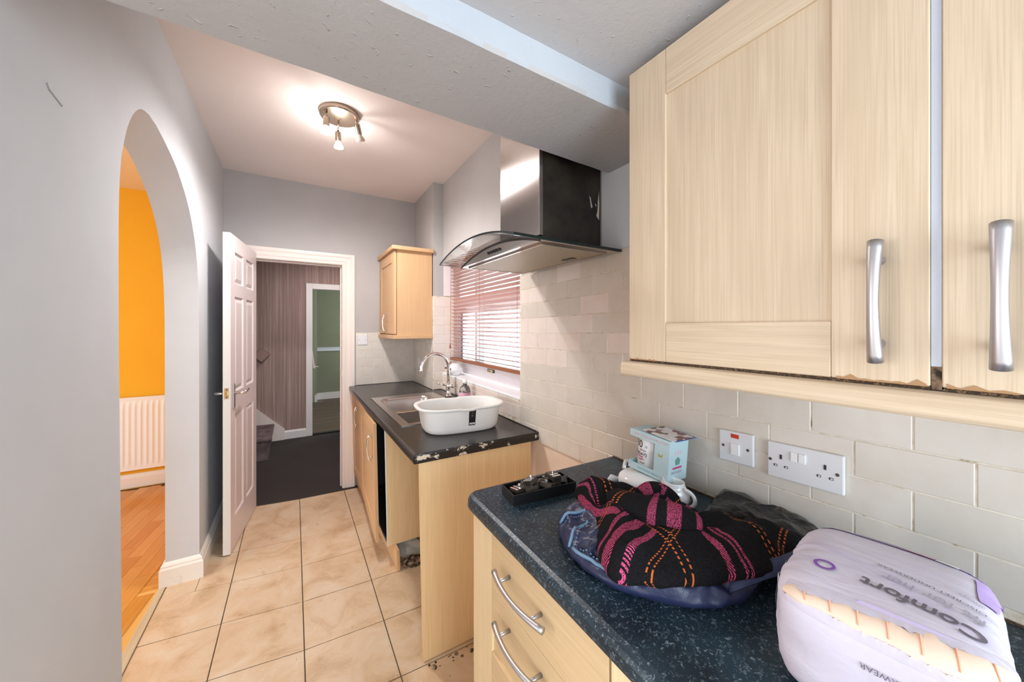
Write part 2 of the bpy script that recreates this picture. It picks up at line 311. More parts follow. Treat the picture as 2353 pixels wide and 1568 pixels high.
# ------------------------------------------------------------------ mesh helpers
class MB:
    def __init__(s): s.v = []; s.f = []; s.uv = None
    def add(s, vs, fs):
        k = len(s.v); s.v += [tuple(p) for p in vs]; s.f += [tuple(i + k for i in f) for f in fs]; return s
    def box(s, x0, x1, y0, y1, z0, z1, Mx=None):
        vs = [Vector((x, y, z)) for z in (z0, z1) for y in (y0, y1) for x in (x0, x1)]
        if Mx is not None: vs = [Mx @ p for p in vs]
        return s.add(vs, [(0, 2, 3, 1), (4, 5, 7, 6), (0, 1, 5, 4), (2, 6, 7, 3), (0, 4, 6, 2), (1, 3, 7, 5)])
    def hexa(s, pts):  # 4 bottom ccw + 4 top ccw
        return s.add(pts, [(3, 2, 1, 0), (4, 5, 6, 7), (0, 1, 5, 4), (1, 2, 6, 5), (2, 3, 7, 6), (3, 0, 4, 7)])
    def prism(s, poly, a0, a1, axis='x', Mx=None):
        def P3(p, a):
            q = {'x': (a, p[0], p[1]), 'y': (p[0], a, p[1]), 'z': (p[0], p[1], a)}[axis]; q = Vector(q)
            return Mx @ q if Mx is not None else q
        m = len(poly)
        return s.add([P3(p, a0) for p in poly] + [P3(p, a1) for p in poly],
                     [tuple(range(m - 1, -1, -1)), tuple(range(m, 2 * m))] + [(i, (i + 1) % m, m + (i + 1) % m, m + i) for i in range(m)])
    def tube(s, path, r, seg=10, caps=True, flat=1.0, up=None):
        path = [Vector(p) for p in path]; rr = r if isinstance(r, (list, tuple)) else [r] * len(path)
        rings = []; prev = None
        for i, p in enumerate(path):
            t = (path[min(i + 1, len(path) - 1)] - path[max(i - 1, 0)]).normalized()
            if prev is None:
                a = Vector(up) if up else (Vector((0, 0, 1)) if abs(t.z) < 0.9 else Vector((1, 0, 0)))
            else: a = prev
            x = (a - t * a.dot(t)).normalized(); y = t.cross(x); prev = x
            rings.append([p + x * math.cos(2 * PI * k / seg) * rr[i] + y * math.sin(2 * PI * k / seg) * rr[i] * flat for k in range(seg)])
        vs = [q for R in rings for q in R]; fs = []
        for i in range(len(path) - 1):
            for k in range(seg): fs.append((i * seg + k, i * seg + (k + 1) % seg, (i + 1) * seg + (k + 1) % seg, (i + 1) * seg + k))
        if caps: fs += [tuple(range(seg - 1, -1, -1)), tuple((len(path) - 1) * seg + k for k in range(seg))]
        return s.add(vs, fs)
    def lathe(s, prof, c, seg=24, Mx=None, sx=1.0, sy=1.0):
        c = Vector(c); vs = []; fs = []
        for r, z in prof:
            for k in range(seg):
                q = Vector((r * math.cos(2 * PI * k / seg) * sx, r * math.sin(2 * PI * k / seg) * sy, z))
                if Mx is not None: q = Mx @ q
                vs.append(c + q)
        for i in range(len(prof) - 1):
            for k in range(seg): fs.append((i * seg + k, i * seg + (k + 1) % seg, (i + 1) * seg + (k + 1) % seg, (i + 1) * seg + k))
        fs += [tuple(range(seg - 1, -1, -1)), tuple((len(prof) - 1) * seg + k for k in range(seg))]
        return s.add(vs, fs)
    def grid(s, nu, nv, fn, closeu=False):
        vs = [fn(i, j) for j in range(nv) for i in range(nu)]; fs = []
        for j in range(nv - 1):
            for i in range(nu if closeu else nu - 1):
                a = j * nu + i; b = j * nu + (i + 1) % nu; fs.append((a, b, b + nu, a + nu))
        return s.add(vs, fs)
    def build(s, name, m, parent=None, smooth=False, bevel=0.0, seg=2, solid=0.0, mats=None, sub=0, inv=None):
        me = bpy.data.meshes.new(name); me.from_pydata([tuple(p) for p in s.v], [], s.f)
        bm = bmesh.new(); bm.from_mesh(me); bmesh.ops.recalc_face_normals(bm, faces=bm.faces); bm.to_mesh(me); bm.free()
        me.materials.append(m)
        for x in (mats or []): me.materials.append(x)
        if smooth:
            for p in me.polygons: p.use_smooth = True
        if s.uv:
            ul = me.uv_layers.new(name='UVMap')
            for l in me.loops: ul.data[l.index].uv = s.uv[l.vertex_index]
        o = bpy.data.objects.new(name, me); COL.objects.link(o)
        if parent is not None: attach(o, parent, inv)
        if solid:
            md = o.modifiers.new('solid', 'SOLIDIFY'); md.thickness = solid; md.offset = 0
        if bevel:
            md = o.modifiers.new('bevel', 'BEVEL'); md.width = bevel; md.segments = seg; md.limit_method = 'ANGLE'; md.angle_limit = 0.6; md.harden_normals = False
        if sub:
            md = o.modifiers.new('sub', 'SUBSURF'); md.levels = sub; md.render_levels = sub
        return o


def basis(o): return Matrix.LocRotScale(o.location, o.rotation_euler, o.scale)


def attach(o, parent, inv=None):
    """child keeps its world placement when the parent is a top-level Empty"""
    o.parent = parent
    if inv is False: return
    if parent.type == 'EMPTY': o.matrix_parent_inverse = basis(parent).inverted()


def tag(o, label=None, cat=None, group=None, kind=None):
    if label: o['label'] = label
    if cat: o['category'] = cat
    if group: o['group'] = group
    if kind: o['kind'] = kind
    return o


def thing(name, loc, label, cat, group=None, rz=0.0):
    o = bpy.data.objects.new(name, None); COL.objects.link(o); o.location = loc; o.rotation_euler = (0, 0, rz); o.empty_display_size = 0.05
    return tag(o, label, cat, group)


def struct(o): o['kind'] = 'structure'; return o


def empty_struct(name, loc=(0, 0, 0), rz=0.0):
    o = bpy.data.objects.new(name, None); COL.objects.link(o); o.location = loc; o.rotation_euler = (0, 0, rz); return struct(o)


def text_obj(name, s, size, m, Mx, parent, fn=None, bold=0.0, ext=0.0003, align='LEFT', sx=1.0):
    cu = bpy.data.curves.new(name, 'FONT'); cu.body = s; cu.size = size; cu.extrude = 0; cu.offset = bold; cu.align_x = align; cu.resolution_u = 4
    t = bpy.data.objects.new(name, cu); me = bpy.data.meshes.new_from_object(t); bpy.data.objects.remove(t)
    bm = bmesh.new(); bm.from_mesh(me)
    bmesh.ops.triangulate(bm, faces=bm.faces)
    if fn: bmesh.ops.subdivide_edges(bm, edges=[e for e in bm.edges if e.calc_length() > 0.004], cuts=2, use_grid_fill=False); bmesh.ops.triangulate(bm, faces=bm.faces)
    for v in bm.verts:
        q = Mx @ Vector((v.co.x * sx, v.co.y, 0)); v.co = fn(q) if fn else q
    bm.to_mesh(me); bm.free(); me.name = name; me.materials.append(m)
    o = bpy.data.objects.new(name, me); COL.objects.link(o); attach(o, parent); return o


def frame(origin, right, up):
    r = Vector(right).normalized(); u = Vector(up).normalized(); w = r.cross(u)
    m = Matrix.Identity(4)
    for i in range(3): m[i][0] = r[i]; m[i][1] = u[i]; m[i][2] = w[i]; m[i][3] = origin[i]
    return m


def chamfer_tile(corners, nrm, t, c=0.0012):
    """a glazed tile: 4 corners (back), thickness t along nrm, chamfered rim -> 12 verts"""
    C = [Vector(p) for p in corners]; mid = sum(C, Vector()) / 4; nrm = Vector(nrm)
    mbx = MB(); a = C; b = [p + nrm * (t - c) for p in C]; d = []
    for i, p in enumerate(C):
        e1 = (C[(i + 1) % 4] - p).normalized(); e2 = (C[i - 1] - p).normalized(); d.append(p + nrm * t + (e1 + e2) * c)
    mbx.add(a + b + d, [(3, 2, 1, 0)] + [(i, (i + 1) % 4, 4 + (i + 1) % 4, 4 + i) for i in range(4)] + [(4 + i, 4 + (i + 1) % 4, 8 + (i + 1) % 4, 8 + i) for i in range(4)] + [(8, 9, 10, 11)])
    return mbx


# ------------------------------------------------------------------ floor of the kitchen: tiles
def offy(x):
    pts = [(-0.9, 0.10), (-0.62, 0.082), (-0.29, 0.044), (0.037, 0.0), (0.362, -0.016), (1.1, -0.045)]
    for (a, ya), (b, yb) in zip(pts, pts[1:]):
        if x <= b: return ya + (yb - ya) * (x - a) / (b - a)
    return pts[-1][1]


fl = MB()
fl.prism([(-0.58, -1.6), (1.2, -1.6), (1.2, 3.335), (0.36, 3.352), (0.037, 3.368), (-0.45, 3.44), (-0.45, 2.6), (-0.58, 2.6)], -0.05, -0.004, 'z')
floor = struct(fl.build('floor', M['floor_grout']))
xs = [-0.585, -0.2915, 0.0375, 0.3625, 0.6915, 1.02]
k = 0
for i in range(5):
    for j in range(-6, 5):
        x0, x1 = xs[i] + 0.0022, xs[i + 1] - 0.0022; ya, yb = 1.772 + 0.3165 * j + 0.0022, 1.772 + 0.3165 * (j + 1) - 0.0022
        if j == 4: yb -= 0.004
        if x0 < -0.45 and 2.3 < ya: x0 = -0.4435
        c = [(x0, ya + offy(x0), -0.010), (x1, ya + offy(x1), -0.010), (x1, yb + offy(x1), -0.010), (x0, yb + offy(x0), -0.010)]
        if xs[i] < -0.5 and j == 2:
            chamfer_tile([(x0 - 0.14 + 0.002, ya + offy(x0), -0.010), (x0 - 0.0015, ya + offy(x0), -0.010), (x0 - 0.0015, 2.598, -0.010), (x0 - 0.14 + 0.002, 2.598, -0.010)], (0, 0, 1), 0.010, 0.0012).build('tile', M['floor_tile'], floor)
        if xs[i] < -0.5 and j == 2:  # tile cut round the pier foot
            c = [(x0, ya + offy(x0), -0.010), (x1, ya + offy(x1), -0.010), (x1, yb + offy(x1), -0.010), (x0, yb + offy(x0), -0.010)]
        o = chamfer_tile(c, (0, 0, 1), 0.010 + random.uniform(-0.0006, 0.0004), 0.0012).build('tile', M['floor_tile'], floor)
# threshold sliver tiles by the door
# pale wooden strip between tiles and parquet
st = MB(); st.prism([(-0.585, 0.2), (-0.585, 2.60), (-0.612, 2.60), (-0.66, 0.2)], -0.02, 0.004, 'z')
tag(struct(st.build('trim_1', M['strip'], bevel=0.002)))

# orange room parquet
pf = MB(); pf.box(-3.2, -0.59, 0.0, 4.38, -0.05, -0.012); pfl = struct(pf.build('floor', M['floor_grout']))
pr_ = None
ang = math.radians(83); ca, sa = math.cos(ang), math.sin(ang); PW, PL = 0.072, 0.36
for r in range(-8, 26):
    for q in range(-8, 12):
        # broad diagonal boards
        for cx_, cy_, an in ((-0.95 + (r * PW) * -sa + (q * PL + (r % 3) * 0.12) * ca, 2.2 + (r * PW) * ca + (q * PL + (r % 3) * 0.12) * sa - 1.4, ang),):
            if not (-1.75 < cx_ < -0.45 and 0.9 < cy_ < 4.7): continue
            Mx = Matrix.Translation((cx_, cy_, 0)) @ Matrix.Rotation(an, 4, 'Z')
            # clip planks to the floor area by shortening
            L = PL / 2 - 0.001; ok = True; lo, hi = -L, L
            for t_ in range(60):
                pA = Mx @ Vector((lo, 0, 0)); pB = Mx @ Vector((hi, 0, 0))
                if pA.x > -0.66 or pA.y > 4.3 or pA.x < -3: lo += 0.01
                if pB.x > -0.66 or pB.y > 4.3: hi -= 0.01
            if hi - lo < 0.05: continue
            me = MB().box(lo, hi, -PW / 2 + 0.0006, PW / 2 - 0.0006, -0.012, 0.0).build('plank', M['parquet'], pfl)
            me.data.transform(Matrix.Identity(4)); me.matrix_basis = Mx; me.name = 'plank'
# border boards under the strip and wall
for (a, b, c_, d_) in ((-0.70, -0.59, 0.2, 4.3),):
    MB().box(a, b, c_, 2.6, -0.0125, -0.003).build('plank', M['parquet'], pfl)
    MB().box(a, b, 2.6, d_, -0.0125, -0.003).build('plank', M['parquet'], pfl)

# ------------------------------------------------------------------ walls
# left wall with arch: polygon face extruded in x
arch = [(1.56, -0.02), (1.55, 0.6), (1.535, 1.2), (1.53, 1.55), (1.532, 1.75), (1.545, 1.88), (1.572, 1.965), (1.61, 2.04), (1.66, 2.10), (1.72, 2.14), (1.79, 2.158), (1.87, 2.158),
        (1.96, 2.145), (2.06, 2.125), (2.15, 2.10), (2.24, 2.06), (2.33, 2.01), (2.41, 1.945), (2.47, 1.875), (2.515, 1.80), (2.55, 1.71), (2.574, 1.60), (2.587, 1.47), (2.592, 1.3), (2.597, 0.6), (2.602, -0.02)]
def cr_open(P_, m_):
    out = []
    for i in range(len(P_) - 1):
        p0, p1, p2, p3 = [Vector((*P_[max(0, min(len(P_) - 1, i + k))], 0)) for k in (-1, 0, 1, 2)]
        for q in range(m_):
            w = q / m_; r = 0.5 * ((2 * p1) + (p2 - p0) * w + (2 * p0 - 5 * p1 + 4 * p2 - p3) * w * w + (3 * p1 - p0 - 3 * p2 + p3) * w ** 3); out.append((r.x, r.y))
    return out + [P_[-1]]
pk0 = arch[:11]; pk1 = arch[11:]
pk0 = cr_open(pk0, 4); pk1 = cr_open(pk1, 5)
wl = MB(); nA = len(arch)
X0, X1 = -0.59, -0.45
# strips: near block, far block, and lintel over the arch
wl.box(X0, X1, 0.85, 1.45, -0.02, 2.62).box(X0, X1, -1.6, 0.85, -0.02, 0.42).box(X0, X1, -1.6, 0.85, 1.95, 2.62).box(X0, X1, -1.6, -0.95, 0.42, 1.95)  # near part has an unseen opening added to let the side fill in
wl.box(X0, X1, 2.66, 3.39, -0.02, 2.62)
half = 10
left = pk0; right = pk1
def xz(p, x): return (x, p[0], p[1])
for seg_, yb in ((left, 1.45), (right[::-1], 2.66)):
    for (p, q) in zip(seg_, seg_[1:]):
        wl.hexa([xz(p, X0), xz((yb, p[1]), X0), xz((yb, q[1]), X0), xz(q, X0), xz(p, X1), xz((yb, p[1]), X1), xz((yb, q[1]), X1), xz(q, X1)])
wl.box(X0, X1, 1.45, 2.66, 2.158, 2.62)
wleft = struct(wl.build('wall_left', M['wall_grey']))
ck = MB(); ck.tube([(-0.4495, 1.163, 1.906), (-0.4495, 1.170, 1.897), (-0.4495, 1.19, 1.893), (-0.4495, 1.222, 1.887)], 0.0016, 5); ck.build('wall_crack', M['crack'], wleft)

# far wall with doorway
FY = 3.39
fw = MB(); fw.box(-0.59, -0.285, FY, FY + 0.13, -0.02, 2.62).box(0.372, 1.10, FY, FY + 0.13, -0.02, 2.62).box(-0.285, 0.372, FY, FY + 0.13, 1.94, 2.62)
wfar = struct(fw.build('wall_far', M['wall_far']))
# far side of the same wall towards the orange room
struct(MB().box(-3.2, -0.59, 4.35, 4.45, -0.02, 2.6).build('wall_orange_room', M['orange']))
struct(MB().box(-3.3, -3.2, -0.2, 4.45, -0.02, 0.9).box(-3.3, -3.2, -0.2, 4.45, 2.3, 2.6).box(-3.3, -3.2, -0.2, 0.6, 0.9, 2.3).box(-3.3, -3.2, 2.8, 4.45, 0.9, 2.3).build('wall_orange_side', M['orange']))
struct(MB().box(-0.594, -0.5902, 2.64, 4.35, -0.02, 2.6).build('wall_orange_partition', M['orange']))
struct(MB().box(-3.3, -0.592, -0.3, -0.2, -0.02, 2.6).build('wall_orange_rear', M['orange']))
struct(MB().box(-3.3, -0.592, -0.3, 4.45, 2.585, 2.65).build('ceiling', M['cream_ceiling']))
# skirting of the orange room
sk = MB(); sk.prism([(4.35, 0.0), (4.334, 0.0), (4.334, 0.085), (4.338, 0.10), (4.344, 0.115), (4.35, 0.118)], -3.2, -0.66, 'x'); struct(sk.build('baseboard_orange_room', M['white']))

# right wall (slightly out of square with the room), its local frame: x outwards, y along
RWA = -math.atan(0.02); RWM = Matrix.Translation((0.99, 0, 0)) @ Matrix.Rotation(RWA, 4, 'Z')
def rw(x, s, z): return RWM @ Vector((x, s, z))
wr = MB()
B = 0.008
wr.box(B, 0.30, -1.6, 1.593, -0.02, 2.62, RWM)
wr.box(B, 0.30, 1.593, 2.822, -0.02, 0.985, RWM)
wr.box(B, 0.30, 1.593, 2.822, 1.93, 2.62, RWM)
wr.box(-0.076, 0.30, 2.822, 3.55, -0.02, 2.62, RWM)
wright = struct(wr.build('wall_right', M['wall_far'], mats=[M['wall_blue'], M['bare'], M['reveal']]))
# near end of the wall tinted pale blue to carry its daylight, and the bare plaster behind the gap
MB().box(0.0062, B + 0.002, -1.6, 0.998, 1.6, 2.1, RWM).build('daylit_panel', M['wall_blue'], wright)
MB().box(0.0066, B + 0.003, 0.85, 1.50, 0.0, 0.90, RWM).build('bare_plaster', M['bare'], wright)
# grout beds
gb = MB()
gb.hexa([rw(0.0004, -0.6, 0.90), rw(B + .002, -0.6, 0.90), rw(B + .002, 1.593, 0.825), rw(0.0004, 1.593, 0.825), rw(0.0004, -0.6, 1.698), rw(B + .002, -0.6, 1.698), rw(B + .002, 1.593, 1.657), rw(0.0004, 1.593, 1.657)])
gb.box(0.0004, B + .002, 1.593, 2.822, 0.872, 1.0, RWM)
gb.box(-0.0838, -0.074, 2.8175, 3.40, 0.872, 1.64, RWM)
gb.box(-0.0838, 0.17, 2.8128, 2.8245, 0.872, 1.642, RWM)
gb.build('grout', M['grout'], wright)


def rline(k, s): return 1.1565 - 0.020 * s + 0.076 * k


SINK_Z = 0.877; TOP_Z = 0.908
def clip_row(js, lo, hi):
    out = []
    for a, b in zip(js, js[1:]):
        a2, b2 = max(a, lo), min(b, hi)
        if b2 - a2 > 0.012: out.append((a2, b2))
    return out


g = 0.0012
for k in range(-4, 7):
    st0 = 1.428 if k % 2 == 0 else 1.511
    js = [st0 - 0.156 * i for i in range(-1, 12)][::-1]
    for a, b in clip_row(js, -0.30, 1.593):
        if k <= -4 and b < 0.80: continue
        if k == -4 and b > 1.47: b = 1.593
        c = [rw(0.0065, a + g, rline(k, a) + g), rw(0.0065, b - g, rline(k, b) + g), rw(0.0065, b - g, rline(k + 1, b) - g), rw(0.0065, a + g, rline(k + 1, a) - g)]
        nr = (RWM.to_3x3() @ Vector((-1, 0, 0)))
        warm = (k >= 1 and a > 0.8 and random.random() < 0.6)
        chamfer_tile(c[::-1], nr, 0.0075 + random.uniform(-0.0005, 0.0005)).build('tile', M['tile_warm' if warm else 'tile'], wright)
for k in (-3, -2):   # under the window
    st0 = 1.428 if k % 2 == 0 else 1.511
    js = [st0 + 0.156 * i for i in range(0, 11)]
    for a, b in clip_row(js, 1.593, 2.822):
        z0, z1 = max(rline(k, a), 0.874), min(rline(k + 1, a), 0.995)
        if z1 - z0 < 0.01: continue
        c = [rw(0.0065, a + g, z0), rw(0.0065, b - g, z0), rw(0.0065, b - g, z1 - 2 * g), rw(0.0065, a + g, z1 - 2 * g)]
        chamfer_tile(c[::-1], (-1, 0.02, 0), 0.0075).build('tile', M['tile_warm'], wright)
for k in range(-4, 7):  # reveal facing the room's near end, and the pier beside the window
    z0, z1 = max(rline(k, 2.82), 0.874), rline(k + 1, 2.82)
    if z1 - z0 < 0.01: continue
    st0 = -0.083 + (0.10 if k % 2 else 0.02)
    for a, b in clip_row([st0 - 0.156, st0, st0 + 0.156, st0 + 0.312], -0.0795, 0.135):
        c = [rw(a + g, 2.819, z0 + g), rw(b - g, 2.819, z0 + g), rw(b - g, 2.819, z1 - g), rw(a + g, 2.819, z1 - g)]
        chamfer_tile(c, (0, -1, 0), 0.0075).build('tile', M['tile_warm'], wright)
    if z0 > 1.32: continue
    st0 = 2.822 + (0.078 if k % 2 else 0.0)
    for a, b in clip_row([st0 - 0.156 + 0.156 * i for i in range(6)], 2.822, 3.455):
        z1b = min(z1, 1.33)
        c = [rw(-0.0775, a + g, z0 + g), rw(-0.0775, b - g, z0 + g), rw(-0.0775, b - g, z1b - g), rw(-0.0775, a + g, z1b - g)]
        chamfer_tile(c[::-1], (-1, 0.02, 0), 0.0075).build('tile', M['tile'], wright)
# far-wall tiles
MB().box(0.462, 0.975, FY - 0.0088, FY + 0.002, 0.86, 1.338).build('grout', M['grout'], wfar)
for k in range(6):
    z0 = 0.8785 + 0.0765 * k; z1 = z0 + 0.0765
    if k == 5: z0, z1 = 1.261, 1.338
    st0 = 0.462 - (0.078 if k % 2 else 0.02)
    for a, b in clip_row([st0 + 0.156 * i for i in range(5)], 0.462, 0.972):
        c = [(a + g, FY - 0.003, z0 + g), (b - g, FY - 0.003, z0 + g), (b - g, FY - 0.003, z1 - g), (a + g, FY - 0.003, z1 - g)]
        chamfer_tile(c, (0, -1, 0), 0.007).build('tile', M['tile'], wfar)
# mould-black sealant bead along the worktop
# rear wall and its window (behind the camera)
struct(MB().box(-0.6, 1.3, -1.7, -1.6, -0.02, 0.55).box(-0.6, 1.3, -1.7, -1.6, 1.95, 2.1).box(-0.6, -0.45, -1.7, -1.6, 0.55, 1.95).build('wall_rear', M['wall_grey']))

# ------------------------------------------------------------------ ceilings and beam
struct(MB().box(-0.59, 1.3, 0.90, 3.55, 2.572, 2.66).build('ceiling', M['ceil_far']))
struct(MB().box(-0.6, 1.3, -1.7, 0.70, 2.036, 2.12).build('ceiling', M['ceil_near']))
bmz = 1.968
# the beam with an uneven rounded arris
bmx = MB(); nx = 60
def beam_prof(x):
    a = 0.0025 * noise.noise(Vector((x * 9, 1, 0))); b = 0.0025 * noise.noise(Vector((x * 9, 5, 0)))
    yn = 0.655 + 0.0105 * (x + 0.2); yf = 0.925 + 0.032 * (x + 0.2)
    return [(yn + a, 2.62), (yn + a, 2.30), (yn + a, bmz + 0.075), (yn + b, bmz + 0.008), (yn + 0.006, bmz + a), ((yn + yf) / 2, bmz + 0.0015 * noise.noise(Vector((x * 3, 9, 0)))), (yf - 0.004, bmz + b), (yf, bmz + 0.006), (yf + a, 2.2), (yf, 2.62)]
prof = [beam_prof(-0.6 + 1.75 * i / nx) for i in range(nx + 1)]
bmx.grid(nx + 1, 10, lambda i, j: (-0.6 + 1.75 * i / nx, prof[i][j][0], prof[i][j][1]))
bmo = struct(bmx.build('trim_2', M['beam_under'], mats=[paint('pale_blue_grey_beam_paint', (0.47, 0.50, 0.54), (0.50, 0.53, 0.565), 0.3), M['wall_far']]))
for p in bmo.data.polygons:
    if p.center.z > bmz + 0.004 and p.center.y < 0.75: p.material_index = 1
    elif p.center.z > bmz + 0.004: p.material_index = 2
tag(bmo, 'wide rough-plastered grey ceiling beam crossing the room')

# ------------------------------------------------------------------ skirtings
def skirt_prof(t, h): return [(0, 0), (t, 0), (t, h * 0.72), (t * 0.75, h * 0.80), (t * 0.75, h * 0.86), (t * 0.4, h * 0.95), (0, h)]
b1 = MB()
# pier: face towards camera (jamb) and along the left wall; mitred
T, Hs = 0.02, 0.125
pf_ = skirt_prof(T, Hs)
# jamb face at y=2.60 from x=-.59 to -.45
b1.grid(2, len(pf_), lambda i, j: ((-0.592 - (pf_[j][0] if 1 else 0), 2.602 - pf_[j][0], pf_[j][1]) if i == 0 else (-0.45 + pf_[j][0], 2.602 - pf_[j][0], pf_[j][1])))
b1.grid(2, len(pf_), lambda i, j: ((-0.45 + pf_[j][0], 2.602 - pf_[j][0], pf_[j][1]) if i == 0 else (-0.45 + pf_[j][0], 3.39, pf_[j][1])))
b1.grid(2, len(pf_), lambda i, j: ((-0.592 - pf_[j][0], 3.0, pf_[j][1]) if i == 0 else (-0.592 - pf_[j][0], 2.602 - pf_[j][0], pf_[j][1])))
struct(b1.build('baseboard_left', M['white_worn']))

# ------------------------------------------------------------------ doorway: lining, architrave
dl = MB()
dl.box(-0.285, -0.265, FY - 0.005, FY + 0.135, 0, 1.94).box(0.352, 0.372, FY - 0.005, FY + 0.135, 0, 1.94).box(-0.265, 0.352, FY - 0.005, FY + 0.135, 1.92, 1.94)
dl.box(0.342, 0.352, FY + 0.045, FY + 0.075, 0, 1.91).box(-0.265, 0.352, FY + 0.045, FY + 0.075, 1.91, 1.92)
lin = struct(dl.build('door_2', M['lining'], bevel=0.002))
def arch_prof(): return [(0, 0), (0.012, 0), (0.014, 0.012), (0.011, 0.018), (0.016, 0.03), (0.017, 0.055), (0.022, 0.068), (0.022, 0.09), (0, 0.092)]
ap = arch_prof()
am = MB()
def arc_pt(j, k):
    d, w = ap[j]
    inner = [(0.357, 0.0), (0.357, 1.925), (-0.27, 1.925), (-0.27, 1.925)]
    if k == 0: return (0.360 + w, FY - d, 0.0)
    if k == 1: return (0.360 + w, FY - d, 1.924 + w)
    return (-0.40, FY - d, 1.924 + w)
am.grid(len(ap), 3, arc_pt)
amo = struct(am.build('trim_3', M['lining'], bevel=0.001))
sc = MB().box(0.349, 0.3535, FY + 0.01, FY + 0.04, 0.96, 1.02).build('strike_plate', M['brass'], lin)

# ------------------------------------------------------------------ the open panelled door
# leaf from hinge H to leading edge L
Hn = Vector((-0.268, 3.375, 0)); Ld = Vector((-0.348, 2.742, 0))
dv = (Ld - Hn); DW = dv.length; ex = dv.normalized(); ey = Vector((-ex.y, ex.x, 0))   # ey points to the room side?
if ey.x < 0: ey = -ey
DM = Matrix.Identity(4)
for i in range(3): DM[i][0] = ex[i]; DM[i][1] = ey[i]; DM[i][3] = Hn[i]
DM[2][2] = 1
TH = 0.019
door = thing('door_1', (Hn.x, Hn.y, 0), 'open white six-panel door leaf swung against the left wall', 'door'); struct(door)
del door['category']
panels = [(0.095, 0.30, 1.66, 1.86), (0.375, 0.58, 1.66, 1.86), (0.095, 0.30, 0.98, 1.58), (0.375, 0.58, 0.98, 1.58), (0.095, 0.30, 0.20, 0.84), (0.375, 0.58, 0.20, 0.84)]
panels = [(a * DW / 0.67, b * DW / 0.67, c, d) for a, b, c, d in panels]
def panel_grid():
    mb = MB(); z0, z1 = 0.008, 1.962
    mb.box(0, DW, -TH, TH - 0.012, z0, z1, DM)
    ysx = sorted({0, DW, *[p[0] for p in panels], *[p[1] for p in panels]}); zs = sorted({z0, z1, *[p[2] for p in panels], *[p[3] for p in panels]})
    for a, b in zip(ysx, ysx[1:]):
        for c, d in zip(zs, zs[1:]):
            if any(abs(a - p[0]) < 1e-6 and abs(b - p[1]) < 1e-6 and c >= p[2] - 1e-6 and d <= p[3] + 1e-6 for p in panels): continue
            mb.box(a, b, TH - 0.012, TH, c, d, DM)
    return mb
panel_grid().build('door_leaf', M['door'], door)
MB().box(DW - 0.0005, DW + 0.003, -TH, TH, 0.008, 1.962, DM).build('leading_edge', M['door_edge'], door)
for a, b, c, d in panels:
    m_ = 0.024; mb = MB(); i_ = 0.012
    o8 = [(a, TH - 0.001, c), (b, TH - 0.001, c), (b, TH - 0.001, d), (a, TH - 0.001, d)]; n8 = [(a + i_, TH - 0.011, c + i_), (b - i_, TH - 0.011, c + i_), (b - i_, TH - 0.011, d - i_), (a + i_, TH - 0.011, d - i_)]
    q8 = [(a + i_ + m_, TH - 0.002, c + i_ + m_), (b - i_ - m_, TH - 0.002, c + i_ + m_), (b - i_ - m_, TH - 0.002, d - i_ - m_), (a + i_ + m_, TH - 0.002, d - i_ - m_)]
    mb.add([DM @ Vector(p) for p in o8 + n8 + q8], [(i, (i + 1) % 4, 4 + (i + 1) % 4, 4 + i) for i in range(4)] + [(4 + i, 4 + (i + 1) % 4, 8 + (i + 1) % 4, 8 + i) for i in range(4)] + [(8, 9, 10, 11)])
    mb.build('door_panel', M['door'], door)
# lever handles and latch
for sgn, name in ((1, 'door_handle'), (-1, 'door_handle')):
    y0 = sgn * TH
    pl = MB().box(DW - 0.075, DW - 0.042, min(y0, y0 + sgn * 0.006), max(y0, y0 + sgn * 0.006), 0.885, 1.035, DM).build(name, M['handle'], door, bevel=0.002)
    lv = MB(); pth = [(DW - 0.058, y0 + sgn * 0.005, 0.978), (DW - 0.058, y0 + sgn * 0.045, 0.978), (DW - 0.062, y0 + sgn * 0.053, 0.978), (DW - 0.10, y0 + sgn * 0.056, 0.980), (DW - 0.165, y0 + sgn * 0.05, 0.984)]
    lv.tube([DM @ Vector(p) for p in pth], [0.009, 0.008, 0.009, 0.0085, 0.010], 10); lv.build('lever', M['chrome'], pl, smooth=True)
lp = MB().box(DW + 0.003, DW + 0.0045, -0.011, 0.011, 0.953, 1.018, DM).build('latch_plate', M['brass'], door)
MB().box(DW + 0.0045, DW + 0.010, -0.006, 0.006, 0.978, 0.992, DM).build('latch', M['zinc'], lp)
for zz in (0.963, 1.008): MB().tube([DM @ Vector((DW + 0.004, 0, zz)), DM @ Vector((DW + 0.0055, 0, zz))], 0.004, 8).build('screw', M['spring'], lp)

# ------------------------------------------------------------------ hall beyond the doorway
hall = struct(MB().prism([(-0.50, 3.46), (-0.45, 3.44), (0.037, 3.368), (0.36, 3.352), (0.5, 3.35), (1.6, 3.53), (1.6, 5.26), (-1.6, 5.26), (-1.6, 4.5), (-0.50, 4.5)], -0.05, -0.003, 'z').build('floor', M['carpet']))
hw = MB(); HY = 5.25
hw.box(-1.6, 0.165, HY, HY + 0.1, -0.02, 2.6).box(0.60, 1.8, HY, HY + 0.1, -0.02, 2.6).box(0.165, 0.60, HY, HY + 0.1, 1.915, 2.6)
struct(hw.build('wall_hall', M['wallpaper']))
struct(MB().box(1.6, 1.7, 3.52, 5.25, -0.02, 2.6).build('wall_hall_right', M['wallpaper']))
struct(MB().box(-1.7, -1.6, 4.46, 5.25, -0.02, 2.6).build('wall_hall_left', M['wallpaper']))
struct(MB().box(-0.6, 1.7, 3.53, 5.35, 2.45, 2.5).box(-1.6, -0.6, 4.5, 5.35, 2.45, 2.5).build('ceiling', M['wall_grey']))
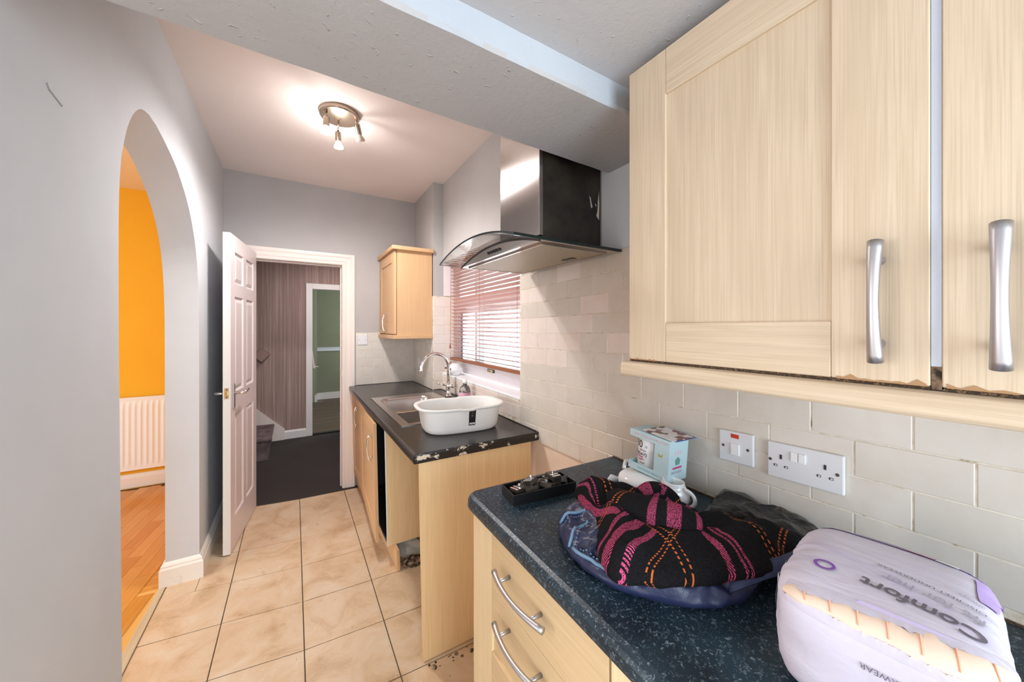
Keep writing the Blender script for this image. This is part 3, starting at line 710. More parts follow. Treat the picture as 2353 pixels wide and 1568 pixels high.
struct(MB().box(-1.7, -0.66, 4.45, 4.50, -0.02, 2.5).box(-0.590, -0.50, 3.52, 4.50, -0.02, 2.5).build('wall_hall_near', M['wallpaper']))
struct(MB().prism([(HY, 0), (HY - 0.018, 0), (HY - 0.018, 0.085), (HY - 0.008, 0.10), (HY, 0.105)], -0.10, 0.128, 'x').build('baseboard_hall', M['white']))
# door frame into the green room
df = MB(); df.box(0.128, 0.20, HY - 0.015, HY, 0, 1.95).box(0.20, 0.78, HY - 0.015, HY, 1.88, 1.95).box(0.165, 0.185, HY - 0.005, HY + 0.11, 0, 1.90).box(0.165, 0.6, HY - 0.005, HY + 0.11, 1.885, 1.915)
struct(df.build('door_3', M['white'], bevel=0.003))
struct(MB().box(0.2, 0.62, HY, HY + 0.06, -0.01, 0.012).build('trim_4', M['black']))
# green room
GY = 7.80
gfl = struct(MB().box(-0.6, 2.2, 5.35, 7.9, -0.05, -0.008).build('floor', M['black']))
for j in range(16):
    y0 = 5.35 + j * 0.155
    if y0 > 7.75: break
    for a in (-0.5 - 0.45 * (j % 2), 0.4 - 0.45 * (j % 2), 1.3 - 0.45 * (j % 2)):
        MB().box(a, a + 0.898, y0 + 0.001, y0 + 0.153, -0.008, 0.0).build('plank', M['dark_plank'], gfl)
struct(MB().box(-0.6, 2.2, GY, GY + 0.1, 0, 2.6).box(-0.7, 0.46, 7.55, 7.62, 0, 0.0001).build('wall_green', M['green']))
struct(MB().prism([(0.30, 7.62), (0.45, GY), (0.2, GY)], 0, 2.6, 'z').box(-0.7, 0.305, 5.35, 7.62, 0, 2.6).build('wall_green_left', M['green'])) if False else None
struct(MB().prism([(0.375, GY), (0.33, 7.55), (-0.7, 7.55), (-0.7, GY)], 0, 2.6, 'z').build('wall_green_left', M['green']))
struct(MB().box(2.2, 2.3, 5.35, 7.9, 0, 0.8).box(2.2, 2.3, 5.35, 7.9, 2.1, 2.6).build('wall_green_right', M['green']))
struct(MB().box(-0.7, 2.3, 5.35, 7.9, 2.6, 2.65).build('ceiling', M['wall_grey']))
dr = MB(); dr.box(0.375, 2.2, GY - 0.02, GY, 0.93, 0.95).box(0.375, 2.2, GY - 0.014, GY, 0.95, 0.985).box(0.375, 2.2, GY - 0.022, GY, 0.985, 1.0)
struct(dr.build('trim_5', M['wall_blue']))
gs = MB(); gs.box(0.375, 2.2, GY - 0.02, GY, 0, 0.125); gs.hexa([(0.345, 7.53, 0), (0.395, GY - 0.02, 0), (0.375, GY, 0), (0.325, 7.55, 0), (0.345, 7.53, 0.125), (0.395, GY - 0.02, 0.125), (0.375, GY, 0.125), (0.325, 7.55, 0.125)])
struct(gs.build('baseboard_green_room', M['white']))
# strap and lever hanging inside the far doorway
tb = bpy.data.objects['door_3']
MB().hexa([(0.235, 5.9, 0.80), (0.262, 5.9, 0.79), (0.262, 5.91, 0.79), (0.235, 5.91, 0.80), (0.215, 5.9, 1.09), (0.222, 5.9, 1.10), (0.222, 5.91, 1.10), (0.215, 5.91, 1.09)]).build('strap', M['lining'], tb)
MB().tube([(0.255, 5.9, 0.82), (0.30, 5.9, 0.815)], 0.006, 8).build('lever', M['lining'], tb)

# stairs on the left of the hall
stair = thing('staircase', (-0.30, 4.9, 0), 'carpeted bottom stairs with cream stringer in the hall', 'staircase')
sx = MB()
# stringer against the wallpaper wall
sx.prism([(-0.10, 0.0), (-0.235, 0.0), (-1.3, 0.95), (-1.3, 1.20), (-0.396, 0.42), (-0.10, 0.13)], HY - 0.03, HY - 0.002, 'y'); sx.build('stringer', M['lining'], stair)
for i_ in range(4):
    x1 = -0.22 - 0.21 * i_; z1 = 0.215 * (i_ + 1)
    MB().box(x1 - 0.235, x1 + 0.015, 4.51, HY - 0.03, z1 - 0.03, z1).build('tread', M['stair_carpet'], stair, bevel=0.012)
    MB().hexa([(x1 - 0.2, 4.515, 0.0), (x1 - 0.012, 4.515, 0.0), (x1 - 0.012, HY - 0.031, 0.0), (x1 - 0.2, HY - 0.031, 0.0), (x1 - 0.2, 4.515, z1 - 0.031), (x1, 4.515, z1 - 0.031), (x1, HY - 0.031, z1 - 0.031), (x1 - 0.2, HY - 0.031, z1 - 0.031)]).build('riser', M['stair_carpet'], stair)
wd = thing('wooden_wall_block', (-0.33, HY, 1.06), 'small diamond-turned wooden block on the striped hall wallpaper', 'block')
Mx = Matrix.Translation((-0.335, HY - 0.02, 1.055)) @ Matrix.Rotation(math.radians(42), 4, 'Y')
MB().box(-0.062, 0.062, -0.035, 0.02, -0.062, 0.062, Mx).build('block_body', M['stair_carpet'], wd, bevel=0.003)
MB().box(-0.060, 0.060, -0.041, -0.035, -0.060, 0.060, Mx).build('block_face', wood('brown_block_face', (0.34, 0.22, 0.19), (0.30, 0.19, 0.16), (0.27, 0.17, 0.14), 'x'), wd, bevel=0.002)

# ------------------------------------------------------------------ radiator
rd = thing('radiator', (-1.2, 4.30, 0.16), 'white ribbed panel radiator on the orange wall through the arch', 'radiator')
def radsurf(i, j):
    x = -1.62 + i * 0.0052; z = 0.165 + j * (0.62 / 24)
    ph = ((x + 1.62) % 0.0365) / 0.0365; rib = max(0, min(1, 3.2 * (0.5 - abs(ph - 0.5)) - 0.45))
    e = min(1, max(0, (z - 0.205) / 0.02), ) * min(1, max(0, (0.745 - z) / 0.02))
    return (x, 4.285 - 0.0065 * rib * e, z)
r_ = MB(); r_.grid(175, 25, radsurf); r_.build('front_panel', M['rad'], rd, smooth=False, solid=0.003)
MB().box(-1.62, -0.71, 4.287, 4.325, 0.165, 0.78).build('body', M['rad'], rd, bevel=0.004)
tg = MB()
for i in range(42): tg.box(-1.61 + i * 0.0215, -1.60 + i * 0.0215, 4.29, 4.32, 0.781, 0.7875)
tgo = tg.build('top_grille', M['rad'], rd); tgo['kind'] = 'stuff'
MB().box(-1.62, -0.71, 4.283, 4.29, 0.780, 0.789).build('grille_rail', M['rad'], rd)
MB().box(-1.3, -1.26, 4.325, 4.35, 0.3, 0.7).build('bracket', M['rad'], rd)

# ------------------------------------------------------------------ sink window: frame, sill, glass
win = empty_struct('window_1', (1.2, 2.2, 1.4))
def wbox(x0, x1, s0, s1, z0, z1, name, m, bevel=0.003):
    return MB().box(x0, x1, s0, s1, z0, z1, RWM).build(name, M[m], win, bevel=bevel)
FX = 0.125
fr = MB().box(FX, FX + 0.06, 1.593, 2.822, 1.015, 1.065, RWM).box(FX, FX + 0.06, 1.593, 2.822, 1.88, 1.93, RWM).box(FX, FX + 0.06, 1.593, 1.64, 1.065, 1.88, RWM).box(FX, FX + 0.06, 2.77, 2.822, 1.065, 1.88, RWM)
fr.box(FX, FX + 0.06, 1.64, 2.77, 1.56, 1.635, RWM).build('window_frame', M['pvc'], win, bevel=0.004)
sh = MB()
s0, s1, z0, z1 = 1.645, 2.765, 1.068, 1.557
sh.box(FX - 0.012, FX + 0.03, s0, s1, z0, z0 + 0.06, RWM).box(FX - 0.012, FX + 0.03, s0, s1, z1 - 0.05, z1, RWM).box(FX - 0.012, FX + 0.03, s0, s0 + 0.055, z0 + .06, z1 - .05, RWM).box(FX - 0.012, FX + 0.03, s1 - 0.055, s1, z0 + .06, z1 - .05, RWM)
sh.build('sash', M['pvc'], win, bevel=0.006)
gk = MB(); gk.box(FX + 0.0, FX + 0.01, s1 - 0.066, s1 - 0.055, z0 + .06, z1 - .05, RWM).box(FX + 0.0, FX + 0.01, s0 + .055, s1 - 0.055, z0 + .06, z0 + .066, RWM); gk.build('gasket', M['black'], win)
MB().box(FX + 0.012, FX + 0.016, s0 + 0.05, s1 - 0.05, z0 + 0.055, z1 - 0.045, RWM).box(FX + 0.012, FX + 0.016, 1.64, 2.77, 1.635, 1.88, RWM).build('pane', M['glass'], win)
wh = MB().box(FX - 0.02, FX - 0.012, 2.10, 2.20, 1.078, 1.100, RWM).build('window_handle', M['spring'], win, bevel=0.002)
MB().box(FX - 0.034, FX - 0.02, 2.11, 2.17, 1.082, 1.097, RWM).build('lever', M['brass'], wh, bevel=0.002)
sl = MB().box(-0.0015, FX + 0.005, 1.595, 2.815, 0.997, 1.013, RWM).build('window_sill', M['sill'], win, bevel=0.004)
MB().box(B, FX, 1.5935, 1.597, 1.013, 1.93, RWM).box(B + .13 - .13, FX, 2.8095, 2.8135, 1.645, 1.93, RWM).box(B, FX, 1.593, 2.82, 1.926, 1.93, RWM).build('window_reveal', M['reveal'], win)

# ------------------------------------------------------------------ venetian blind
bl = thing('venetian_blind', tuple(rw(0.075, 2.2, 1.9)), 'brown slatted venetian blind lowered over the sink window', 'blind')
MB().box(0.055, 0.10, 1.61, 2.80, 1.89, 1.925, RWM).build('head_rail', M['rail'], bl, bevel=0.002)
nsl = 26; pitch = 0.0285; A_ = math.radians(21)
smesh = None
for i in range(nsl):
    z = 1.158 + i * pitch; a = A_ + random.uniform(-0.03, 0.03)
    if smesh is None:
        mb = MB(); w = 0.0185
        for (q0, q1) in ((0, 1),):
            pts = []
            for yy in (-0.593, 0.593):
                for q in range(5):
                    u = -w + 2 * w * q / 4; pts.append((u, yy, 0.0016 * (1 - (u / w) ** 2)))
            for yy in (-0.593, 0.593):
                for q in range(5):
                    u = -w + 2 * w * q / 4; pts.append((u, yy, 0.0016 * (1 - (u / w) ** 2) - 0.0014))
            fs = []
            for q in range(4): fs += [(q, q + 1, 5 + q + 1, 5 + q), (10 + q, 15 + q, 15 + q + 1, 10 + q + 1)]
            fs += [(0, 5, 15, 10), (4, 14, 19, 9), (0, 10, 11, 1), (1, 11, 12, 2), (2, 12, 13, 3), (3, 13, 14, 4), (5, 6, 16, 15), (6, 7, 17, 16), (7, 8, 18, 17), (8, 9, 19, 18)]
            mb.add(pts, fs)
        o = mb.build('slat', M['slat'], bl); smesh = o.data
    else:
        o = bpy.data.objects.new('slat', smesh); COL.objects.link(o); attach(o, bl)
    o.matrix_basis = RWM @ Matrix.Translation((0.078, 2.205, z + random.uniform(-.001, .001))) @ Matrix.Rotation(a, 4, 'Y') @ Matrix.Rotation(random.uniform(-0.002, 0.002), 4, 'X')
MB().box(0.058, 0.098, 1.612, 2.798, 1.118, 1.140, RWM).build('bottom_rail', M['rail'], bl, bevel=0.003)
for s in (1.72, 2.23, 2.70):
    for xx in (0.060, 0.097): MB().tube([rw(xx, s, 1.13), rw(xx, s, 1.9)], 0.0011, 5).build('ladder_cord', M['cord'], bl)
for s, zb in ((2.745, 1.08), (2.76, 1.22)):
    c_ = MB().tube([rw(0.045, s, zb + .03), rw(0.05, s, 1.9)], 0.0011, 5).build('pull_cord', M['cord'], bl)
    MB().lathe([(0.003, 0.03), (0.005, 0.02), (0.007, 0.0), (0.005, -0.008)], rw(0.045, s, zb), 10).build('tassel', M['cord'], c_, smooth=True)

# ------------------------------------------------------------------ ceiling spotlight
lt = thing('ceiling_spotlight', (0.214, 2.185, 2.572), 'brushed nickel ceiling light with three small spot heads, two lit', 'ceiling light')
MB().lathe([(0.0, 2.572), (0.101, 2.572), (0.101, 2.553), (0.097, 2.547), (0.0, 2.545)], (0.214, 2.185, 0), 40).build('ceiling_plate', M['nickel'], lt, smooth=False, bevel=0.001)
heads = [((0.150, 2.150, 2.545), (0.148, 2.150, 2.510), (-0.05, 0.02, -1), True), ((0.212, 2.215, 2.545), (0.214, 2.262, 2.50), (0.07, 0.18, -1), True), ((0.300, 2.175, 2.545), (0.302, 2.165, 2.525), (0.30, 0.35, -1), False)]
for pa, pb, d, on in heads:
    pa, pb, d = Vector(pa), Vector(pb), Vector(d).normalized()
    hd = MB(); hd.tube([pa, pb], 0.0055, 10)
    st_ = hd.build('stem', M['nickel'], lt, smooth=True)
    R = d.to_track_quat('Z', 'Y').to_matrix().to_4x4()
    hh = MB().lathe([(0.0, -0.006), (0.015, -0.004), (0.016, 0.0), (0.016, 0.046), (0.0145, 0.047)], pb, 20, Mx=R).build('spot_head', M['nickel'], lt, smooth=False, bevel=0.001)
    k_ = 1.0
    bu = MB().lathe([(0.012, 0.046), (0.015, 0.056), (0.0235, 0.072), (0.0245, 0.080), (0.021, 0.084), (0.0, 0.0855)], pb, 20, Mx=R).build('bulb', M['bulb_on' if on else 'bulb_off'], hh, smooth=True)
    if on:
        l = bpy.data.lights.new('spot_bulb_light', 'SPOT'); l.energy = 36; l.color = (1.0, 0.935, 0.91); l.spot_size = math.radians(165); l.spot_blend = 0.6; l.shadow_soft_size = 0.03
        q = bpy.data.objects.new('spot_bulb_light', l); q.location = pb + d * 0.10; q.rotation_euler = d.to_track_quat('-Z', 'Y').to_euler(); COL.objects.link(q)
        point('spot_bulb_glow', tuple(pb + d * 0.12), 1.15, (1.0, 0.90, 0.87), 0.03)

# ------------------------------------------------------------------ shaker door helper (front in plane x = const, facing -x)
def shaker(mb_name, x, y0, y1, z0, z1, stile, rail_t, rail_b, parent, m_v, m_h, t=0.019, rec=0.006, Mx=None):
    mb = MB()
    mb.box(x, x + t, y1 - stile, y1, z0, z1, Mx)
    ln = mb.build(mb_name, m_v, parent, bevel=0.0012, seg=1)
    MB().box(x, x + t, y0, y0 + stile, z0, z1, Mx).build('stile', m_v, ln, bevel=0.0012, seg=1)
    MB().box(x, x + t, y0 + stile + 0.0004, y1 - stile - 0.0004, z1 - rail_t, z1, Mx).build('top_rail', m_h, ln, bevel=0.0012, seg=1)
    MB().box(x, x + t, y0 + stile + 0.0004, y1 - stile - 0.0004, z0, z0 + rail_b, Mx).build('bottom_rail', m_h, ln, bevel=0.0012, seg=1)
    MB().box(x + rec, x + t - 0.002, y0 + stile - 0.002, y1 - stile + 0.002, z0 + rail_b - 0.002, z1 - rail_t + 0.002, Mx).build('door_panel', m_v, ln)
    return ln


def bow_handle(a, b, out, r0, r1, parent, m='handle', bow=0.02, Mx=None, stand=0.03, inset=0.2, axisw=1.0):
    """bowed pull: a,b ends on the door face; out = outward unit vector"""
    a, b, out = Vector(a), Vector(b), Vector(out)
    path = []; rr = []
    for i in range(17):
        t = i / 16; p = a.lerp(b, t) + out * (stand + bow * (1 - (2 * t - 1) ** 2)); path.append(p); rr.append(r0 + (r1 - r0) * abs(2 * t - 1) ** 1.6)
    side = (b - a).cross(out).normalized()
    mb = MB(); mb.tube(path, rr, 16, up=side, flat=axisw)
    if Mx is not None: mb.v = [tuple(Mx @ Vector(p)) for p in mb.v]
    h = mb.build('handle', M[m], parent, smooth=True)
    for t in (inset, 1 - inset):
        p = a.lerp(b, t); q = p + out * (stand + bow * (1 - (2 * t - 1) ** 2))
        mp = MB(); mp.tube([p, q], [r0 * 0.95, r0 * 0.72], 14)
        if Mx is not None: mp.v = [tuple(Mx @ Vector(p)) for p in mp.v]
        mp.build('handle_post', M[m], h, smooth=True)
    return h


# ------------------------------------------------------------------ near wall cabinets (right foreground)
def wall_unit(y0, y1, label, first):
    u = thing('wall_cabinet', (0.85, (y0 + y1) / 2, 1.30), label, 'cabinet', None)
    MB().box(0.722, 0.985, y0 + 0.001, y1 - 0.001, 1.312, 2.0).build('carcass', M['oak_pale'], u)
    return u
cz0, cz1 = 1.309, 2.002
u1 = wall_unit(0.104, 0.596, 'pale oak wall cabinet nearest the cooker hood, one handle, chipped bottom edge', True)
d1 = shaker('door', 0.70, 0.112, 0.596, cz0, cz1, 0.0995, 0.100, 0.086, u1, M['oak_pale'], M['oak_pale_y'])
u2 = wall_unit(-0.40, 0.103, 'pale oak wall cabinet at the right edge of the photo', False)
d2 = shaker('door', 0.70, -0.39, 0.102, cz0, cz1, 0.0995, 0.100, 0.086, u2, M['oak_pale'], M['oak_pale_y'])
for d_, yc in ((d1, 0.158), (d2, 0.056)):
    bow_handle((0.70, yc, 1.338), (0.70, yc, 1.503), (-1, 0, 0), 0.0063, 0.0088, d_, bow=0.012, stand=0.020, inset=0.15)
MB().box(0.7025, 0.7215, 0.1025, 0.1115, 1.335, 2.0).build('edge_strip', mat('blue_grey_carcass_edge', (0.50, 0.54, 0.62), 0.4), u1)
MB().box(0.7035, 0.7215, 0.1025, 0.1115, 1.305, 1.335).build('worn_edge', M['debris'], u1)
# chipped door bottoms: ragged exposed board
def chips(y0, y1, n_, parent, amp):
    pts = [(y0, cz0 - 0.0005)]
    for i in range(n_ + 1):
        y = y0 + (y1 - y0) * i / n_; pts.append((y, cz0 + amp * (0.25 + 0.75 * random.random()) * (1 if i % 2 else 0.3)))
    pts.append((y1, cz0 - 0.0005))
    mb = MB(); mb.prism(pts, 0.6992, 0.7003, 'x'); mb.build('chipped_edge', M['chip'], parent)
chips(0.115, 0.205, 11, d1, 0.009); chips(0.52, 0.594, 13, d1, 0.004); chips(0.045, 0.098, 5, d2, 0.008); chips(-0.1, 0.03, 8, d2, 0.010)
MB().box(0.7015, 0.716, 0.112, 0.595, 1.3036, 1.3088).build('board_core', M['dark_wood'], d1)
MB().box(0.7015, 0.716, -0.39, 0.10, 1.3036, 1.3088).build('board_core', M['dark_wood'], d2)
pel = MB(); pp = [(0.700, 1.3035), (0.688, 1.301), (0.683, 1.295), (0.683, 1.274), (0.687, 1.269), (0.72, 1.268), (0.72, 1.3035)]
pel.prism(pp, -0.45, 0.609, 'y')
tag(pel.build('cabinet_pelmet', M['oak_pale_y'], bevel=0.0015), 'pale oak light pelmet running below the foreground wall cabinets', 'pelmet')

# ------------------------------------------------------------------ small wall cabinet in the far corner
fc = thing('wall_cabinet', (0.81, 3.1, 1.30), 'small orange beech wall cabinet in the far corner above the sink', 'cabinet')
MB().box(0.682, 0.962, 2.83, 3.385, 1.325, 2.0).build('carcass', M['beech'], fc)
dd = shaker('door', 0.660, 2.835, 3.38, 1.335, 1.985, 0.085, 0.085, 0.085, fc, M['beech'], M['beech'])
bow_handle((0.660, 3.10, 1.345), (0.660, 3.10, 1.50), (-1, 0, 0), 0.005, 0.0075, dd, 'chrome', bow=0.016, stand=0.016, inset=0.12)
co = MB(); co.prism([(0.64, 2.80), (0.968, 2.80), (0.968, 3.388), (0.64, 3.388)], 1.988, 2.020, 'z'); co.build('cornice', M['beech'], fc, bevel=0.006)
pe = MB(); pe.prism([(0.648, 2.812), (0.966, 2.812), (0.966, 3.388), (0.648, 3.388)], 1.295, 1.326, 'z'); pe.build('pelmet', M['beech'], fc, bevel=0.004)

# ------------------------------------------------------------------ cooker hood
hd = thing('cooker_hood', (0.8, 1.2, 1.65), 'stainless steel chimney cooker hood with curved glass canopy', 'cooker hood')
hy0, hy1 = 0.885, 1.505; hz = 1.655
def garc(y, rise): t = (y - (hy0 + hy1) / 2) / ((hy1 - hy0) / 2); return rise * (1 - t * t)
gl = MB(); ng = 32
def gpt(i, j):
    y = hy0 + (hy1 - hy0) * i / ng; z = hz + 0.004 + garc(y, 0.048)
    return ((0.545 if j in (0, 3) else 1.0), y, z + (0.0 if j in (0, 1) else 0.006))
def canopy(x0, x1, mbx, dz=0.0, th=0.006):
    rows = []
    for i in range(ng + 1):
        y = hy0 + (hy1 - hy0) * i / ng; z = hz + 0.003 + garc(y, 0.048) + dz; rows.append([(x0, y, z), (x1, y, z), (x1, y, z + th), (x0, y, z + th)])
    vs = [p for r in rows for p in r]; fs = [(0, 1, 2, 3), (4 * ng, 4 * ng + 3, 4 * ng + 2, 4 * ng + 1)]
    for i in range(ng):
        a = 4 * i
        for k in range(4): fs.append((a + k, a + (k + 1) % 4, a + 4 + (k + 1) % 4, a + 4 + k))
    mbx.add(vs, fs); return mbx
canopy(0.547, 0.998, MB()).build('glass_canopy', M['tint_glass'], hd, smooth=False)
ge = MB(); canopy(0.545, 0.5469, ge); ge.box(0.545, 0.998, hy0 - 0.002, hy0 - 0.0002, hz + 0.0, hz + 0.009); ge.build('glass_edge', M['glass_edge'], hd)
# body under the glass: curved top, flat bottom, hollow for the filter
bd = MB(); rows = []
bx0, bx1 = 0.645, 0.998; by0, by1 = hy0 + 0.004, hy1 - 0.006
n2 = 24
for i in range(n2 + 1):
    y = by0 + (by1 - by0) * i / n2; z = hz + 0.0005 + garc(y, 0.046); rows.append([(bx0, y, hz), (bx1, y, hz), (bx1, y, z), (bx0, y, z)])
vs = [p for r in rows for p in r]; fs = [(0, 1, 2, 3), (4 * n2, 4 * n2 + 3, 4 * n2 + 2, 4 * n2 + 1)]
for i in range(n2):
    a = 4 * i
    for k in range(4): fs.append((a + k, a + (k + 1) % 4, a + 4 + (k + 1) % 4, a + 4 + k))
bd.add(vs, fs); hb = bd.build('hood_body', M['steel_h'], hd)
ft = MB(); fx0, fx1, fy0, fy1 = 0.675, 0.955, 0.925, 1.465
M['mesh'] = mat('greasy_filter_mesh', (0.42, 0.36, 0.27), 0.5, 0.5)
n = N(M['mesh']); n.bump(n.voro(n.vec((1, 1, 1)), 190).outputs['Distance'], 0.8, 0.004)
ft.box(fx0, fx1, fy0, fy1, hz - 0.004, hz - 0.0005); fo = ft.build('grease_filter', M['mesh'], hd)
fb = MB(); fb.box(fx0 - 0.006, fx1 + 0.006, fy0 - 0.006, fy0, hz - 0.006, hz).box(fx0 - 0.006, fx1 + 0.006, fy1, fy1 + 0.006, hz - 0.006, hz).box(fx0 - 0.006, fx0, fy0, fy1, hz - 0.006, hz).box(fx1, fx1 + 0.006, fy0, fy1, hz - 0.006, hz)
fb.build('filter_frame', M['steel_h'], fo); MB().box(0.90, 0.925, 1.04, 1.10, hz - 0.0065, hz - 0.004).build('filter_catch', M['black'], fo)
bar = MB(); rows = []
for i in range(n2 + 1):
    y = by0 + (by1 - by0) * i / n2; z = hz + garc(y, 0.046); rows.append([(bx0 - 0.0012, y, z - 0.007), (bx0 + 0.001, y, z - 0.007), (bx0 + 0.001, y, z + 0.001), (bx0 - 0.0012, y, z + 0.001)])
vs = [p for r in rows for p in r]; bar.add(vs, [(0, 1, 2, 3), (4 * n2, 4 * n2 + 3, 4 * n2 + 2, 4 * n2 + 1)] + [(4 * i + k, 4 * i + (k + 1) % 4, 4 * i + 4 + (k + 1) % 4, 4 * i + 4 + k) for i in range(n2) for k in range(4)])
bar.build('rubber_seal', M['black'], hb)
for i in range(5): MB().tube([(0.6455, 1.145 + i * 0.021, hz + 0.019), (0.640, 1.145 + i * 0.021, hz + 0.019)], 0.0055, 12).build('button', M['black'], hb)
# chimney: curved steel front cover with its side blackened to stand for shadow
ch = MB(); cx0, cx1, cy0, cy1 = 0.722, 1.0, 1.003, 1.275
ch.box(cx0, cx0 + 0.008, cy0, cy1, hz + 0.05, 2.571).box(cx0, cx1, cy1 - 0.004, cy1, hz + 0.05, 2.571)
cho = ch.build('chimney', M['steel_h'], hd, bevel=0.003)
MB().box(cx0 - 0.001, cx0 + 0.014, cy0 - 0.0035, cy0 + 0.001, hz + 0.05, 2.571).build('edge_trim', M['steel_h'], cho, bevel=0.001)
MB().box(cx0 + 0.014, cx1 + 0.012, cy0, cy0 + 0.01, hz + 0.015, 2.571).build('side_panel', M['shaded_side'], cho)
for pts in ([(0.955, 1.884), (0.962, 1.878), (0.966, 1.862), (0.972, 1.845), (0.965, 1.84), (0.962, 1.852), (0.96, 1.868)], [(1.006, 1.91), (1.0, 1.87), (0.998, 1.835), (0.992, 1.815), (1.006, 1.80), (1.008, 1.86)], [(0.985, 1.862), (0.992, 1.857), (0.99, 1.849)]):
    MB().prism(pts, cy0 - 0.0008, cy0 + 0.0005, 'y').build('peeled_paint', M['peeled'], cho)

# ------------------------------------------------------------------ sink run: worktop, units, end panel
LEAN = 0.022   # the loose carcass leans: feet further right than the top
def lean(x, z): return x + LEAN * (SINK_Z - z)
wt = thing('worktop', (0.7, 2.4, 0.84), 'charcoal worktop with inset sink and flaking black near edge', 'worktop')
WX0 = 0.405
sbx0, sbx1, sby0, sby1 = 0.50, 0.86, 2.19, 2.62   # bowl opening
tt = MB()
fprof = [(WX0 + 0.006, 0.837), (WX0 + 0.002, 0.840), (WX0, 0.848), (WX0, 0.864), (WX0 + 0.003, 0.873), (WX0 + 0.012, SINK_Z), (sbx0, SINK_Z), (sbx0, 0.837)]
tt.prism(fprof, 1.42, 3.388, 'y')
tt.prism([(sbx0, 1.42), (0.992, 1.415), (1.018, 1.42), (1.032, sby0), (sbx0, sby0)], 0.837, SINK_Z, 'z').prism([(sbx1, sby0), (1.030, sby0), (1.036, sby1), (sbx1, sby1)], 0.837, SINK_Z, 'z')
tt.prism([(sbx0, sby1), (1.036, sby1), (1.04, 2.815), (0.965, 2.815), (0.967, 3.388), (sbx0, 3.388)], 0.837, SINK_Z, 'z')
tt.build('slab', M['top_brown'], wt)
ed = MB(); ed.prism([(1.4205, 0.8375), (1.4165, 0.839), (1.4155, 0.846), (1.4155, 0.868), (1.4175, 0.8755), (1.4205, SINK_Z - 0.0003)], WX0 + 0.004, 1.018, 'x'); ed.build('flaking_edge', M['top_edge'], wt)
sealant = MB(); sealant.tube([(0.955, 3.38, SINK_Z + .001), (0.958, 3.1, SINK_Z + .001), (0.958, 2.83, SINK_Z + .001), (0.97, 2.815, SINK_Z + .001), (1.03, 2.81, SINK_Z + .001), (1.03, 2.6, SINK_Z + .001), (1.018, 2.0, SINK_Z + .001), (1.008, 1.43, SINK_Z + .001)], 0.0035, 6)
sealant.tube([(0.46, 3.383, SINK_Z + .001), (0.955, 3.383, SINK_Z + .001)], 0.0025, 6); sealant.build('sealant_bead', M['black'], wt)
# end panel
ep = MB(); py0, py1 = 1.447, 1.464
ep.hexa([(lean(0.437, 0), py0, 0.002), (1.0, py0, 0.002), (1.0, py1, 0.002), (lean(0.437, 0), py1, 0.002), (0.438, py0, 0.836), (0.992, py0, 0.836), (0.992, py1, 0.836), (0.438, py1, 0.836)])
tag(ep.build('end_panel', M['oak_warm'], bevel=0.001), 'golden oak end panel under the flaking worktop edge', 'panel')
# sink base unit
sb = thing('sink_unit', (0.7, 2.7, 0), 'golden oak sink base unit with its near door hanging ajar', 'cabinet')
uy0, uy1 = 2.135, 3.385
def lbox(x0, x1, y0, y1, z0, z1):
    return MB().hexa([(lean(x0, z0), y0, z0), (lean(x1, z0), y0, z0), (lean(x1, z0), y1, z0), (lean(x0, z0), y1, z0), (lean(x0, z1), y0, z1), (lean(x1, z1), y0, z1), (lean(x1, z1), y1, z1), (lean(x0, z1), y1, z1)])
lbox(0.448, 0.98, uy0, uy0 + 0.016, 0.118, 0.836).build('side_panel', M['oak_warm'], sb, bevel=0.001)
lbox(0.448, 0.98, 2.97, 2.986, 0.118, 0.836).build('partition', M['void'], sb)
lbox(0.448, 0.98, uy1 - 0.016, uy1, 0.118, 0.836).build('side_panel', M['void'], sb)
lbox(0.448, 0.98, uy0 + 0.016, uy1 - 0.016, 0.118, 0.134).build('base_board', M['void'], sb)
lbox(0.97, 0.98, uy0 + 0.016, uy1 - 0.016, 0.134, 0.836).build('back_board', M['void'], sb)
lbox(0.444, 0.449, uy0, uy0 + 0.017, 0.118, 0.836).build('edge_band', M['peeled'], sb)
pk = MB(); pk.hexa([(0.500, 2.062, 0.002), (0.516, 2.062, 0.002), (0.516, 3.38, 0.002), (0.470, 3.38, 0.002), (0.494, 2.062, 0.120), (0.510, 2.062, 0.120), (0.510, 3.38, 0.120), (0.464, 3.38, 0.120)]); pk.build('plinth', M['beech'], sb)
LM = Matrix.Identity(4); LM[0][2] = -LEAN; LM[0][3] = LEAN * SINK_Z
dA = shaker('door', 0.427, 2.965, 3.375, 0.125, 0.828, 0.075, 0.075, 0.075, sb, M['beech'], M['beech'], Mx=LM)
bow_handle((0.427, 3.035, 0.60), (0.427, 3.035, 0.755), (-1, 0, 0), 0.0055, 0.0075, dA, 'chrome', Mx=LM, bow=0.014, stand=0.016, inset=0.12)
# ajar door: hinged at the far side
ajar = math.radians(2.6)
HM = Matrix.Translation((0.427, 2.955, 0)) @ Matrix.Rotation(-ajar, 4, 'Z') @ Matrix.Translation((-0.427, -2.955, 0))
DB = shaker('door', 0.427, 2.205, 2.955, 0.118, 0.822, 0.09, 0.085, 0.085, sb, M['beech'], M['beech'], Mx=LM @ HM)
bow_handle((0.427, 2.26, 0.59), (0.427, 2.26, 0.745), (-1, 0, 0), 0.0058, 0.008, DB, 'chrome', Mx=LM @ HM, bow=0.014, stand=0.016, inset=0.12)
